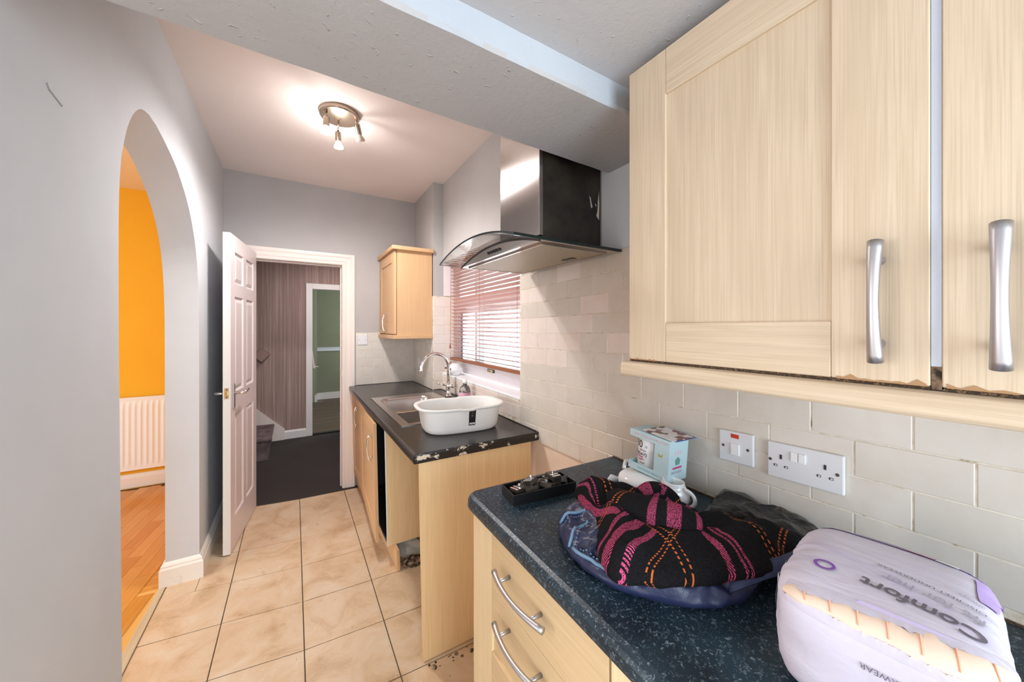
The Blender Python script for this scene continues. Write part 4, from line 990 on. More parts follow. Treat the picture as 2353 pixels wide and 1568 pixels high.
# rubble in the void below
rb = thing('rubble_patch', (0.7, 2.1, 0), 'crumbled plaster and mortar left under the sink unit', 'rubble')
def lump(c, s, m, name, parent, seed, n_=8):
    mb = MB(); c = Vector(c)
    def f(i, j):
        th = 2 * PI * i / 12; ph = PI * (j / 7 - 0.5) if False else (PI / 2) * (1 - j / 6)
        q = Vector((math.cos(th) * math.cos(ph) if j else 0, 0, 0)); r = 1 + 0.35 * noise.noise(Vector((math.cos(th) * 2, math.sin(th) * 2, ph * 2 + seed)))
        return c + Vector((s[0] * r * math.cos(th) * math.cos(ph), s[1] * r * math.sin(th) * math.cos(ph), max(0, s[2] * r * math.sin(ph))))
    mb.grid(12, 7, f, True); return mb.build(name, m, parent)
lump((0.62, 2.25, 0.001), (0.09, 0.10, 0.10), M['peeled'], 'plaster_lump', rb, 3)
lump((0.60, 2.10, 0.001), (0.07, 0.05, 0.03), M['debris'], 'mortar_lump', rb, 5); lump((0.72, 2.12, 0.001), (0.07, 0.05, 0.04), M['debris'], 'mortar_lump', rb, 9)
dbp = thing('rubble_strip', (0.6, 1.41, 0), 'crumbs of old adhesive along the foot of the end panel', 'debris')
for i in range(26):
    x = 0.47 + 0.55 * random.random() ** 1.3; s = random.uniform(0.003, 0.010)
    lump((x, 1.425 - random.random() * 0.035, 0.0002), (s, s, s * 0.35), M['debris'], 'crumb', dbp, i)

# stainless sink with drainer
sk_ = thing('kitchen_sink', (0.7, 2.3, SINK_Z), 'stainless steel inset sink with ribbed drainer', 'sink')
sxa, sxb, sya, syb = 0.468, 0.925, 1.85, 2.70
def sinkz(x, y):
    def ss(a, b, t): t = max(0, min(1, (t - a) / (b - a))); return t * t * (3 - 2 * t)
    dx = min(x - sbx0 - 0.01, sbx1 - 0.01 - x); dy = min(y - sby0 - 0.01, sby1 - 0.01 - y); R = 0.06
    if dx > R or dy > R: dd_ = min(dx, dy)
    else: dd_ = R - math.hypot(R - dx, R - dy) if (dx < R and dy < R) else min(dx, dy)
    z = SINK_Z + 0.0035 - 0.15 * ss(0.0, 0.035, dd_)
    # drainer depression with ribs
    ex_ = min(x - 0.505, 0.875 - x); ey_ = min(y - 1.885, 2.165 - y); e = ss(0, 0.018, min(ex_, ey_))
    if e > 0: z -= e * (0.007 - 0.0035 * (0.5 + 0.5 * math.cos((x - 0.505) / 0.37 * 2 * PI * 7)))
    return z
gsx, gsy = 92, 150
smb = MB(); smb.grid(gsx, gsy, lambda i, j: (sxa + (sxb - sxa) * i / (gsx - 1), sya + (syb - sya) * j / (gsy - 1), sinkz(sxa + (sxb - sxa) * i / (gsx - 1), sya + (syb - sya) * j / (gsy - 1))))
smb.build('basin', M['steel'], sk_, smooth=True)
rim = MB(); 
for (a, b, c, d) in ((sxa, sxb, sya - .001, sya + .003), (sxa, sxb, syb - .003, syb + .001), (sxa - .001, sxa + .003, sya, syb), (sxb - .003, sxb + .001, sya, syb)): rim.box(a, b, c, d, SINK_Z, SINK_Z + 0.0042)
rim.build('rim', M['steel'], sk_)
MB().lathe([(0.0, 0), (0.030, 0), (0.034, 0.002), (0.03, 0.003), (0.0, 0.0025)], (0.68, 2.40, SINK_Z - 0.146), 20).build('waste', M['chrome'], sk_, smooth=True)
# mixer tap
tp = thing('mixer_tap', (0.965, 2.50, SINK_Z), 'chrome swan-neck mixer tap behind the sink', 'tap')
tx, ty = 0.975, 2.50
MB().lathe([(0.026, 0), (0.026, 0.006), (0.018, 0.012), (0.017, 0.06), (0.019, 0.064), (0.019, 0.085), (0.013, 0.095)], (tx, ty, SINK_Z), 20).build('tap_body', M['chrome'], tp, smooth=True)
pth = [(tx, ty, SINK_Z + 0.09), (tx, ty, 1.07)]
R_ = 0.106
for i in range(1, 17):
    a = PI * i / 16 * 1.02; pth.append((tx - R_ + R_ * math.cos(a) - 0.0 * i, ty - 0.02 * i / 16, 1.09 + R_ * math.sin(a)))
pth += [(tx - 2 * R_ - 0.008, ty - 0.022, 1.065)]
MB().tube(pth, 0.0112, 14).build('spout', M['chrome'], tp, smooth=True)
lv = MB().tube([(tx, ty, SINK_Z + 0.082), (tx - 0.03, ty - 0.01, SINK_Z + 0.086), (tx - 0.085, ty - 0.01, SINK_Z + 0.105)], [0.008, 0.007, 0.0085], 10).build('lever', M['chrome'], tp, smooth=True)
MB().tube([(tx, ty, SINK_Z + 0.082), (tx + 0.03, ty - 0.03, SINK_Z + 0.072)], [0.012, 0.011], 10).build('valve', M['chrome'], tp, smooth=True)

# washing-up bowl (rounded oblong) on the drainer end of the worktop
bw = thing('washing_up_bowl', (0.73, 1.70, SINK_Z), 'white plastic washing-up bowl with torn black sticker on the worktop', 'bowl')
BC = Vector((0.722, 1.700)); brot = math.radians(-6)
def sup(th, a, b, p=3.4):
    c, s = math.cos(th), math.sin(th); r = (abs(c / a) ** p + abs(s / b) ** p) ** (-1 / p); return r * c, r * s
bl_prof = [(0.0, 0.0045, 1), (0.62, 0.0045, 1), (0.80, 0.006, 1), (0.835, 0.012, 1), (0.86, 0.03, 1), (0.925, 0.118, 1), (0.945, 0.124, 1), (1.0, 0.126, 1), (1.01, 0.122, 1), (1.0, 0.113, 1), (0.985, 0.1135, 1), (0.945, 0.114, 1), (0.93, 0.108, 0), (0.875, 0.028, 0), (0.845, 0.008, 0), (0.80, 0.0012, 0), (0.0, 0.0012, 0)]
def bowlpt(i, j, nu=72):
    th = 2 * PI * i / nu; s_, z, _ = bl_prof[j]; x, y = sup(th, 0.215, 0.148); k = s_
    lip = 1.0
    if s_ > 0.94: 
        c = abs(math.cos(th)); lip = 1 + 0.03 * max(0, c - 0.9) * 10
        z = z - 0.004 * (1 if abs(math.sin(th)) > 0.97 else 0)
    x, y = x * k * lip, y * k
    return (BC.x + x * math.cos(brot) - y * math.sin(brot), BC.y + x * math.sin(brot) + y * math.cos(brot), SINK_Z + z)
MB().grid(72, len(bl_prof), bowlpt, True).build('bowl_shell', M['bowl'], bw, smooth=True)
# torn sticker following the near side
def bowl_side(th, t, off=0.0008):
    s_ = 0.862 + (0.925 - 0.862) * t; z = 0.032 + 0.084 * t; x, y = sup(th, 0.215, 0.148); s_ += 0.012 + off / 0.15
    x, y = x * s_, y * s_
    return Vector((BC.x + x * math.cos(brot) - y * math.sin(brot), BC.y + x * math.sin(brot) + y * math.cos(brot), SINK_Z + z))
th0, th1 = -PI / 2 + 0.045, -PI / 2 + 0.29
MB().grid(7, 9, lambda i, j: bowl_side(th0 + (th1 - th0) * (i / 6) + (0.012 * noise.noise(Vector((j * 1.7, i, 0))) if i in (0,) else 0), 0.06 + 0.90 * j / 8)).build('sticker', M['black'], bw)
MB().grid(6, 4, lambda i, j: bowl_side(th0 + 0.02 + (th1 - th0 - 0.04) * (i / 5), 0.12 + 0.10 * j / 3, 0.0016)).build('sticker_barcode', M['paper'], bw)
for q in range(9): MB().grid(2, 2, lambda i, j: bowl_side(th0 + 0.035 + 0.018 * q + 0.007 * i, 0.14 + 0.06 * j, 0.0022)).build('bar', M['dark'], bw)
for q, (tt0, w_) in enumerate(((0.76, 0.05), (0.62, 0.08), (0.57, 0.05))): MB().grid(5, 2, lambda i, j: bowl_side((th0 + th1) / 2 - w_ / 2 * 1.0 + w_ * i / 4, tt0 + 0.018 * j, 0.0018)).build('print', M['print_pale'], bw)

# bottle and pump pot on the sill
bt = thing('soap_bottle', tuple(rw(0.03, 2.12, 1.013)), 'clear plastic soap bottle behind the white bowl', 'bottle')
c_ = (0.965, 2.18, SINK_Z)
MB().lathe([(0.0, 0.001), (0.034, 0.001), (0.038, 0.01), (0.038, 0.09), (0.030, 0.115), (0.014, 0.128), (0.013, 0.14), (0.0, 0.14)], c_, 20).build('bottle_body', M['clear_pl'], bt, smooth=True)
MB().lathe([(0.015, 0.138), (0.015, 0.155), (0.009, 0.157), (0.008, 0.162), (0.0, 0.162)], c_, 16).build('bottle_cap', M['white_pl'], bt, smooth=True)
MB().lathe([(0.0385, 0.03), (0.0388, 0.031), (0.0388, 0.08), (0.0385, 0.081)], c_, 20).build('bottle_label', M['pink_print'], bt, smooth=True)
pb_ = thing('sill_pot', tuple(rw(0.05, 2.55, 1.013)), 'round white plastic pot with dark spout on the window sill corner', 'pot')
c2_ = rw(0.035, 2.62, 1.0135)
MB().lathe([(0.0, 0.0), (0.035, 0.0), (0.052, 0.02), (0.058, 0.045), (0.050, 0.072), (0.028, 0.09), (0.0, 0.093)], c2_, 24).build('pot_body', M['white_pl'], pb_, smooth=True)
for a_ in (-0.5, 0.9): MB().tube([c2_ + Vector((-0.045, a_ * 0.05, 0.05)), c2_ + Vector((-0.066, a_ * 0.06, 0.055))], 0.006, 8).build('spout', M['spring'], pb_)

# switch plate on the far wall, socket on the pier
sw = thing('switch_plate', (0.52, FY, 1.28), 'square white blank plate on the far wall beside the doorway', 'switch')
MB().box(0.473, 0.556, FY - 0.019, FY - 0.008, 1.232, 1.320).build('plate', M['socket'], sw, bevel=0.003)
for x in (0.487, 0.542): MB().tube([(x, FY - 0.0185, 1.276), (x, FY - 0.0205, 1.276)], 0.003, 8).build('screw', M['spring'], sw)
MB().tube([(0.514, FY - 0.0185, 1.283), (0.514, FY - 0.0197, 1.283)], 0.006, 12).build('grommet', M['socket'], sw)
s3 = thing('spur_switch', tuple(rw(-0.09, 3.2, 1.06)), 'small white spur plate on the tiled pier behind the tap', 'switch')
MB().box(-0.094, -0.0855, 3.14, 3.225, 1.03, 1.115, RWM).build('plate', M['socket'], s3, bevel=0.003)
MB().box(-0.097, -0.094, 3.17, 3.195, 1.055, 1.085, RWM).build('rocker', M['socket'], s3)

# ------------------------------------------------------------------ near base unit and worktop
tw = thing('worktop', (0.7, 0.3, 0.87), 'blue-black flecked laminate worktop in the foreground', 'worktop')
tz0 = 0.868; wxf = 0.414
def wprof(x0): return [(x0 + 0.006, tz0), (x0 + 0.001, tz0 + 0.005), (x0, tz0 + 0.014), (x0 + 0.001, tz0 + 0.026), (x0 + 0.006, tz0 + 0.035), (x0 + 0.016, TOP_Z), (1.02, TOP_Z), (1.02, tz0)]
wm = MB(); ys = [-0.9, 0.0, 0.3, 0.6, 0.9, 0.918, 0.932, 0.942, 0.949]
def wofs(y): t = max(0, y - 0.918) / 0.031; return 0.006 * (1 - math.sqrt(max(0, 1 - min(1, t) ** 2))) * 3 + 0.014 * max(0, (y - 0.3)) * 0.6
pn = len(wprof(0))
def wpt(i, j):
    p = wprof(wxf + wofs(ys[j]))[i]; y = ys[j] - (0.026 * (p[0] - wxf) if j >= 4 else 0)
    return (p[0], y, p[1])
wm.grid(pn, len(ys), wpt, True); k0 = (len(ys) - 1) * pn; wm.f.append(tuple(range(k0, k0 + pn)))
wm.build('slab', M['top_blue'], tw, bevel=0.002)
sb2 = MB(); sb2.tube([tuple(rw(-0.004, s, TOP_Z + 0.001)) for s in (0.93, 0.7, 0.4, 0.1, -0.4)], 0.003, 6); sb2.build('sealant_bead', M['dark_wood'], tw)
bu_ = thing('base_cabinet', (0.7, 0.6, 0), 'pale oak base unit with two curved metal drawer handles', 'cabinet')
MB().box(0.444, 0.99, 0.41, 0.898, 0.11, tz0).build('carcass', M['oak_mid'], bu_)
MB().box(0.4253, 0.444, 0.7945, 0.9005, 0.457, tz0 - 0.001).build('corner_post', M['oak_mid'], bu_)
MB().box(0.4253, 0.444, 0.405, 0.9005, 0.112, 0.4555).build('lower_front', M['oak_mid'], bu_, bevel=0.001)
MB().box(0.46, 0.99, 0.41, 0.89, 0.0, 0.11).build('plinth', M['oak_mid'], bu_)
df1 = MB().box(0.4252, 0.444, 0.403, 0.7938, 0.7298, tz0 - 0.001).build('drawer_front', M['oak_mid_y'], bu_, bevel=0.0008)
df2 = MB().box(0.4252, 0.444, 0.403, 0.7938, 0.634, 0.7285).build('drawer_front', M['oak_mid_y'], bu_, bevel=0.0008)
MB().box(0.4325, 0.442, 0.403, 0.7935, 0.567, 0.635).build('recessed_panel', M['oak_mid_y'], df2)
MB().box(0.4252, 0.444, 0.403, 0.7938, 0.457, 0.568).build('bottom_rail', M['oak_mid_y'], df2, bevel=0.0008)
for d_, z in ((df1, 0.8075), (df2, 0.6845)):
    a, b = Vector((0.4252, 0.548, z)), Vector((0.4252, 0.742, z))
    bow_handle(a, b, (-1, 0, 0), 0.0052, 0.0070, d_, bow=0.015, stand=0.022, inset=0.18)
bu2 = thing('base_cabinet', (0.7, 0.1, 0), 'pale oak base unit cut off by the bottom edge of the photo', 'cabinet')
MB().box(0.444, 0.985, -0.09, 0.402, 0.11, tz0).build('carcass', M['dark_wood'], bu2)
MB().box(0.4252, 0.4435, -0.09, 0.3975, 0.115, tz0 - 0.002).build('door', M['oak_mid'], bu2, bevel=0.001)
MB().box(0.46, 0.985, -0.09, 0.395, 0.0, 0.11).build('plinth', M['oak_mid'], bu2)

# ------------------------------------------------------------------ sockets on the tiled wall
def plate(name, s0, s1, z0, z1, label, sl=-0.03):
    t = thing(name, tuple(rw(-0.005, (s0 + s1) / 2, (z0 + z1) / 2)), label, 'socket' if 'socket' in name else 'switch')
    zc = lambda s, z: z + sl * (s - s0)
    mb = MB(); x0, x1 = -0.0105, -0.001
    mb.hexa([rw(x1, s0, z0), rw(x1, s1, zc(s1, z0)), rw(x1, s1, zc(s1, z1)), rw(x1, s0, z1), rw(x0, s0, z0), rw(x0, s1, zc(s1, z0)), rw(x0, s1, zc(s1, z1)), rw(x0, s0, z1)])
    mb.build('plate', M['socket'], t, bevel=0.0025)
    return t, (lambda s, z: (s0 + (s1 - s0) * s, z0 + (z1 - z0) * z + sl * (s1 - s0) * s))
def on_plate(t, L, s, z, ws, hz_, name, m, d0=-0.0106, d1=-0.0116, bevel=0.0, tilt=0):
    a, b = L(s, z); return MB().box(d1, d0, a - ws / 2, a + ws / 2, b - hz_ / 2, b + hz_ / 2, RWM).build(name, M[m], t, bevel=bevel)
def screw(t, L, s, z):
    a, b = L(s, z); MB().tube([rw(-0.0104, a, b), rw(-0.0114, a, b)], 0.0035, 12).build('screw', M['spring'], t)
# s grows towards the far end = left in the photo, so s=1 is the left edge of a plate
t1, L1 = plate('cooker_switch', 0.451, 0.537, 1.031, 1.112, 'single white switch plate with red neon beside the gift box', -0.045)
on_plate(t1, L1, 0.52, 0.86, 0.020, 0.0105, 'neon', 'red', bevel=0.0006)
on_plate(t1, L1, 0.50, 0.44, 0.020, 0.030, 'rocker', 'white_pl', -0.0104, -0.0150, 0.0008)
screw(t1, L1, 0.87, 0.5); screw(t1, L1, 0.15, 0.5)
t2, L2 = plate('double_socket', 0.276, 0.4195, 1.030, 1.1135, 'double white wall socket with two rocker switches', -0.038)
for s, z in ((0.61, 0.70), (0.505, 0.70)): on_plate(t2, L2, s, z, 0.0125, 0.021, 'rocker', 'white_pl', -0.0104, -0.0145, 0.0006)
for sc_ in (0.80, 0.22):
    on_plate(t2, L2, sc_, 0.62, 0.0045, 0.0105, 'earth_slot', 'dark')
    for d_ in (-0.075, 0.075):
        on_plate(t2, L2, sc_ + d_, 0.36, 0.0072, 0.0048, 'pin_slot', 'dark')
        on_plate(t2, L2, sc_ + d_ - 0.006, 0.36, 0.004, 0.0025, 'pin_shutter', 'paper', -0.0117, -0.0119)
screw(t2, L2, 0.955, 0.5); screw(t2, L2, 0.075, 0.5)

# ------------------------------------------------------------------ tray of metal clips
ty_ = thing('plastic_tray', (0.60, 0.83, TOP_Z), 'shallow black plastic tray of metal clips on the worktop', 'tray')
TC = [Vector((0.506, 0.884)), Vector((0.497, 0.806)), Vector((0.698, 0.786)), Vector((0.705, 0.866))]
def trect(s, t):
    return (TC[1] * (1 - s) + TC[2] * s) * (1 - t) + (TC[0] * (1 - s) + TC[3] * s) * t
tb_ = MB()
def tquad(s0, s1, t0, t1, z0, z1):
    c = [trect(s0, t0), trect(s1, t0), trect(s1, t1), trect(s0, t1)]; tb_.hexa([(p.x, p.y, z0) for p in c] + [(p.x, p.y, z1) for p in c])
z0, z1 = TOP_Z + 0.0005, TOP_Z + 0.030
tquad(0, 1, 0, 1, z0, z0 + 0.002); tquad(0, 1, 0, 0.03, z0 + .002, z1); tquad(0, 1, 0.97, 1, z0 + .002, z1); tquad(0, 0.012, 0.03, 0.97, z0 + .002, z1); tquad(0.988, 1, 0.03, 0.97, z0 + .002, z1)
tb_.build('tray_body', M['black'], ty_, bevel=0.0008)
cp = None
spots = [(0.16, 0.5, 0.3, 0), (0.27, 0.62, 1.2, 1), (0.42, 0.55, 0.5, 1), (0.47, 0.80, 2.2, 1), (0.58, 0.35, 1.9, 0), (0.66, 0.62, 0.9, 1), (0.76, 0.6, 1.5, 0), (0.86, 0.55, 2.6, 1), (0.33, 0.3, 0.1, 0)]
where = ['at the left end of the black tray', 'grey block second from the left in the tray', 'bright ridged one standing proud mid-tray', 'against the back wall of the tray', 'low one near the front of the tray', 'in the right half of the tray', 'upright shiny one in the right half', 'lying at the right end of the tray', 'low one left of centre']
for i, (s, t, rz, kd) in enumerate(spots):
    p = trect(s, t); cl = thing('metal_clip', (p.x, p.y, z0 + 0.003), 'small metal clip ' + where[i], 'clip', 'metal clips in the black tray', rz=rz)
    Mt = Matrix.Translation((p.x, p.y, z0 + 0.003)) @ Matrix.Rotation(rz, 4, 'Z') @ Matrix.Rotation(0.35 * math.sin(i * 2.1), 4, 'X')
    h0 = 0.012 if i in (2, 6) else 0.0035
    Mt = Mt @ Matrix.Scale(1.42, 4)
    mb = MB().box(-0.016, 0.016, -0.009, 0.009, h0 + 0.006, h0 + 0.0155, Mt).box(-0.016, -0.013, -0.009, 0.009, 0.0, h0 + .0155, Mt).box(0.013, 0.016, -0.009, 0.009, 0.002, h0 + .0155, Mt); mb.build('clip_body', M['spring'], cl, bevel=0.001)
    MB().tube([Mt @ Vector((0.004, 0.0, h0 + 0.015)), Mt @ Vector((0.004, 0.0, h0 + 0.021))], 0.0042, 8).build('screw', M['zinc'], cl)
    MB().box(-0.014, -0.009, -0.0095, 0.0095, h0 + 0.0155, h0 + 0.017, Mt).box(-0.005, -0.001, -0.0095, 0.0095, h0 + 0.0155, h0 + 0.017, Mt).build('ridge', M['zinc' if i in (0, 2, 6) else 'spring'], cl)

# ------------------------------------------------------------------ white dish, jug, gift box, leaflets
ds = thing('ceramic_dish', (0.87, 0.68, TOP_Z), 'rounded white ceramic dish with side lip under the gift box', 'dish')
Dc = Vector((0.868, 0.690, TOP_Z))
def dpt(i, j, nu=48):
    pr = [(0.0, 0.001), (0.80, 0.001), (0.90, 0.006), (1.0, 0.022), (1.02, 0.036), (0.97, 0.046), (0.88, 0.0505), (0.0, 0.0515)]
    th = 2 * PI * i / nu; x, y = sup(th, 0.066, 0.060, 2.6); s_, z = pr[j]
    return (Dc.x + x * s_, Dc.y + y * s_, Dc.z + z)
MB().grid(48, 8, dpt, True).build('dish_body', M['ceramic'], ds, smooth=True)
MB().tube([(0.828, 0.748, TOP_Z + 0.017), (0.80, 0.752, TOP_Z + 0.026), (0.775, 0.742, TOP_Z + 0.027)], [0.012, 0.016, 0.006], 10, flat=0.35).build('side_lip', M['ceramic'], ds, smooth=True)
MB().tube([(0.86, 0.752, TOP_Z + 0.047), (0.88, 0.765, TOP_Z + 0.060), (0.895, 0.757, TOP_Z + 0.064)], [0.006, 0.006, 0.004], 8).build('spoon_rest', M['ceramic'], ds, smooth=True)
jg = thing('milk_jug', (0.865, 0.585, TOP_Z), 'small white china milk jug with loop handle beside the gift box', 'jug')
Jc = Vector((0.868, 0.588, TOP_Z))
def jpt(i, j, nu=32):
    pr = [(0.0, 0.001), (0.026, 0.001), (0.031, 0.006), (0.038, 0.024), (0.037, 0.037), (0.029, 0.052), (0.0245, 0.062), (0.025, 0.066), (0.0235, 0.066), (0.0225, 0.060), (0.030, 0.040), (0.0, 0.012)]
    th = 2 * PI * i / nu; r, z = pr[j]
    sp = max(0, math.cos(th - 1.35)) ** 8 * (0.016 if z > 0.05 else 0.0); zz = z + (0.006 * max(0, math.cos(th - 1.35)) ** 8 if z > 0.058 else 0)
    return (Jc.x + (r + sp) * math.cos(th), Jc.y + (r + sp) * math.sin(th), Jc.z + zz)
MB().grid(32, 12, jpt, True).build('jug_body', M['ceramic'], jg, smooth=True)
hp = []
for i in range(13):
    a = -PI * 0.55 + PI * 1.05 * i / 12; hp.append((Jc.x - 0.005 + 0.006 * math.cos(a), Jc.y - 0.033 - 0.024 * math.cos(a), Jc.z + 0.034 + 0.022 * math.sin(a)))
MB().tube(hp, [0.005] * 13, 10, flat=0.8).build('jug_handle', M['ceramic'], jg, smooth=True)

# gift box: duck-egg card, cut-out front corner showing a mug
gx = thing('gift_box', (0.90, 0.67, 0.962), 'duck-egg blue birthday mug box with cut-out window', 'box')
bz = 0.9605
GBM = Matrix.Translation((0.862, 0.606, bz)) @ Matrix.Rotation(math.radians(1.5), 4, 'Z') @ Matrix.Rotation(math.radians(3.5), 4, 'X') @ Matrix.Rotation(math.radians(1.5), 4, 'Y')
# local: x depth (0..0.088), y width (0 near .. 0.132 far), z height 0.118 ; front face at x=0
gw, gd, gh = 0.130, 0.088, 0.116; tk = 0.0012
cut0, cut1 = 0.045, gw   # cut-out spans y from cut0 to the far corner
fm = MB()
fm.box(0, tk, 0, cut0, 0, gh, GBM).box(0, tk, cut0, gw, 0, 0.020, GBM).box(0, tk, cut0, gw, gh - 0.020, gh, GBM)
fm.build('front_card', M['duck_egg'], gx)
sd = MB(); sd.box(tk, gd, 0, tk, 0, gh, GBM).box(gd - tk, gd, tk, gw, 0, gh, GBM).box(tk, gd - tk, tk, gw, 0, tk, GBM).box(tk, gd - tk, tk, gw, gh - tk, gh, GBM).box(0.05, gd, gw - tk, gw, tk, gh - tk, GBM).box(tk, 0.05, gw - tk, gw, tk, 0.02, GBM).box(tk, 0.05, gw - tk, gw, gh - 0.02, gh - tk, GBM)
sd.build('box_shell', M['duck_egg'], gx)
cm = thing('boxed_mug', tuple(GBM @ Vector((0.044, 0.084, 0.002))), 'white printed mug inside the blue gift box', 'mug')
mc = Vector((0.045, 0.084, 0.002)); mm = MB()
mm.lathe([(0.0, 0.0), (0.036, 0.0), (0.0395, 0.004), (0.0395, 0.092), (0.038, 0.0935), (0.036, 0.092), (0.036, 0.01), (0.0, 0.008)], mc, 40); mm.v = [tuple(GBM @ Vector(p)) for p in mm.v]
mm.build('mug_body', M['ceramic'], cm, smooth=True)
def mugfn(q):   # q.x along width (towards near), q.y height -> wrap on the mug front
    a = q.x / 0.0398; return GBM @ Vector((mc.x - 0.0401 * math.cos(a), mc.y - 0.0401 * math.sin(a), mc.z + q.y))
for s_, sz, x, y, mt in (('30', 0.030, -0.034, 0.066, 'dark'), ('with love', 0.006, -0.015, 0.058, 'print_grey'), ('BIRTHDAY}', 0.0125, -0.053, 0.044, 'dark'), ('*', 0.02, 0.004, 0.062, 'blue_text'), ('HAPPY', 0.008, -0.02, 0.030, 'magenta'), ('to you', 0.006, -0.01, 0.022, 'dark')):
    text_obj('mug_print', s_, sz, M[mt], Matrix.Translation((x, y, 0)), cm, mugfn, bold=0.0002)
MB().grid(8, 2, lambda i, j: mugfn(Vector((-0.032 + 0.0045 * i, 0.0385 + 0.003 * j, 0)))).build('mug_stripe', M['magenta'], cm)
fr_ = frame((-0.0004, gw - 0.006, gh - 0.0135), (0, -1, 0), (0, 0, 1))
text_obj('box_print', 'HAPPY BIRTHDAY TO YOU!', 0.0092, M['pink_text'], GBM @ frame((-0.0005, gw - 0.010, gh - 0.0135), (0, -1, 0), (0, 0, 1)), gx, bold=0.0002)
text_obj('box_print', '\u00b7 BIRTHDAY MUG \u00b7', 0.0092, M['blue_text'], GBM @ frame((-0.0005, gw - 0.028, 0.0065), (0, -1, 0), (0, 0, 1)), gx, bold=0.0002)
text_obj('box_print', 'BIRTHDAY', 0.0105, M['print_pale'], GBM @ frame((0.015, -0.0005, 0.022), (1, 0, 0), (0, 0, 1)), gx)
MB().box(0.020, 0.062, -0.0006, -0.0001, 0.035, 0.0405, GBM).build('box_ribbon', M['magenta'], gx)
ck_ = MB(); ck_.prism([(0.032, 0.046), (0.050, 0.046), (0.053, 0.060), (0.041, 0.068), (0.029, 0.060)], -0.0006, -0.0001, 'y', GBM); ck_.build('box_cupcake', M['green_ink'], gx)
for x in (0.030, 0.042, 0.054): MB().prism([(x - 0.003, 0.073), (x + 0.001, 0.073), (x + 0.004, 0.084), (x - 0.001, 0.084)], -0.0006, -0.0001, 'y', GBM).build('box_candle', M['pink_text'], gx)
bf = MB()
for sg in (-1, 1): bf.prism([(0.026 + sg * 0.0003, 0.068), (0.026 + sg * 0.0065, 0.0745), (0.026 + sg * 0.006, 0.069), (0.026 + sg * 0.005, 0.0635), (0.026 + sg * 0.0003, 0.066)][::sg], -0.0007, -0.0002, 'x', GBM)
bf.build('box_butterfly', M['yellow_ink'], gx)
lfz = gh
lf1 = thing('leaflet', tuple(GBM @ Vector((0.05, 0.05, gh))), 'glossy white and dark red leaflet on top of the gift box', 'leaflet')
MB().box(0.0, 0.092, -0.006, 0.098, gh + 0.0030, gh + 0.0042, GBM @ Matrix.Rotation(-0.10, 4, 'Z')).build('cover', M['mag'], lf1)
lf2 = thing('leaflet', tuple(GBM @ Vector((0.06, 0.04, gh))), 'blue leaflet sticking out under the white one on the box', 'leaflet')
MB().box(0.012, 0.104, -0.012, 0.092, gh + 0.0008, gh + 0.0022, GBM @ Matrix.Rotation(-0.04, 4, 'Z')).build('cover', M['mag_blue'], lf2)

# ------------------------------------------------------------------ soft things
def outline_fn(pts):
    """closed smooth outline (periodic Catmull-Rom) sampled by angle index t in 0..1"""
    P_ = [Vector((*p, 0)) for p in pts]; n_ = len(P_)
    def f(t):
        u = (t % 1.0) * n_; i = int(u); w = u - i
        p0, p1, p2, p3 = P_[(i - 1) % n_], P_[i % n_], P_[(i + 1) % n_], P_[(i + 2) % n_]
        return 0.5 * ((2 * p1) + (p2 - p0) * w + (2 * p0 - 5 * p1 + 4 * p2 - p3) * w * w + (3 * p1 - p0 - 3 * p2 + p3) * w ** 3)
    return f


def dome(pts, base, height, pexp, fold, nu=160, nr=44, bot=0.0, centre=None, uv=None, rimz=None, under=0.012):
    f = outline_fn(pts); n_ = len(pts); c = Vector((sum(p[0] for p in pts) / n_, sum(p[1] for p in pts) / n_, 0)) if centre is None else Vector((*centre, 0))
    mb = MB(); vs = []; uvs = []
    rings = [1 - (j / nr) ** 1.5 for j in range(nr + 1)]
    # tucked-under ring first
    for i in range(nu):
        o = f(i / nu); q = c + (o - c) * 0.93; b = base(q.x, q.y, i / nu); vs.append((q.x, q.y, b)); uvs.append(uv(q.x, q.y, b) if uv else (0, 0))
    for r in rings:
        for i in range(nu):
            o = f(i / nu); q = c + (o - c) * max(r, 0.001)
            h = height(q.x, q.y) * (1 - max(0, r) ** pexp) ** (1 / pexp); b = base(q.x, q.y, i / nu)
            z = b + under + h + fold(q.x, q.y, r, i / nu)
            vs.append((q.x, q.y, max(z, b + 0.001))); uvs.append(uv(q.x, q.y, z) if uv else (0, 0))
    fs = []
    for j in range(len(rings)):
        for i in range(nu): fs.append((j * nu + i, j * nu + (i + 1) % nu, (j + 1) * nu + (i + 1) % nu, (j + 1) * nu + i))
    mb.add(vs, fs)
    if uv: mb.uv = uvs
    return mb


def puff(o, amp, sc, st=(1, 1, 1), z0=0.0, seed=0.0, sharp=1.0):
    me = o.data; nv = [v.normal.copy() for v in me.vertices]
    for v, n_ in zip(me.vertices, nv):
        p = Vector((v.co.x * st[0], v.co.y * st[1], v.co.z * st[2])) * sc + Vector((seed, seed * 2, 0))
        w = noise.noise_vector(p * 0.6) * 0.5
        d = (0.5 - abs(noise.noise(p + w)) ** sharp * 1.6) + 0.35 * (0.5 - abs(noise.noise(p * 2.3 + w)))
        k = max(0.0, min(1.0, (v.co.z - z0) / 0.012)); v.co += n_ * (amp * d * k)
    me.update()


def nz(x, y, s, k=0): return noise.noise(Vector((x * s, y * s, k)))
def nzt(x, y, s, k=0): return 1 - abs(noise.noise(Vector((x * s, y * s, k)))) * 2


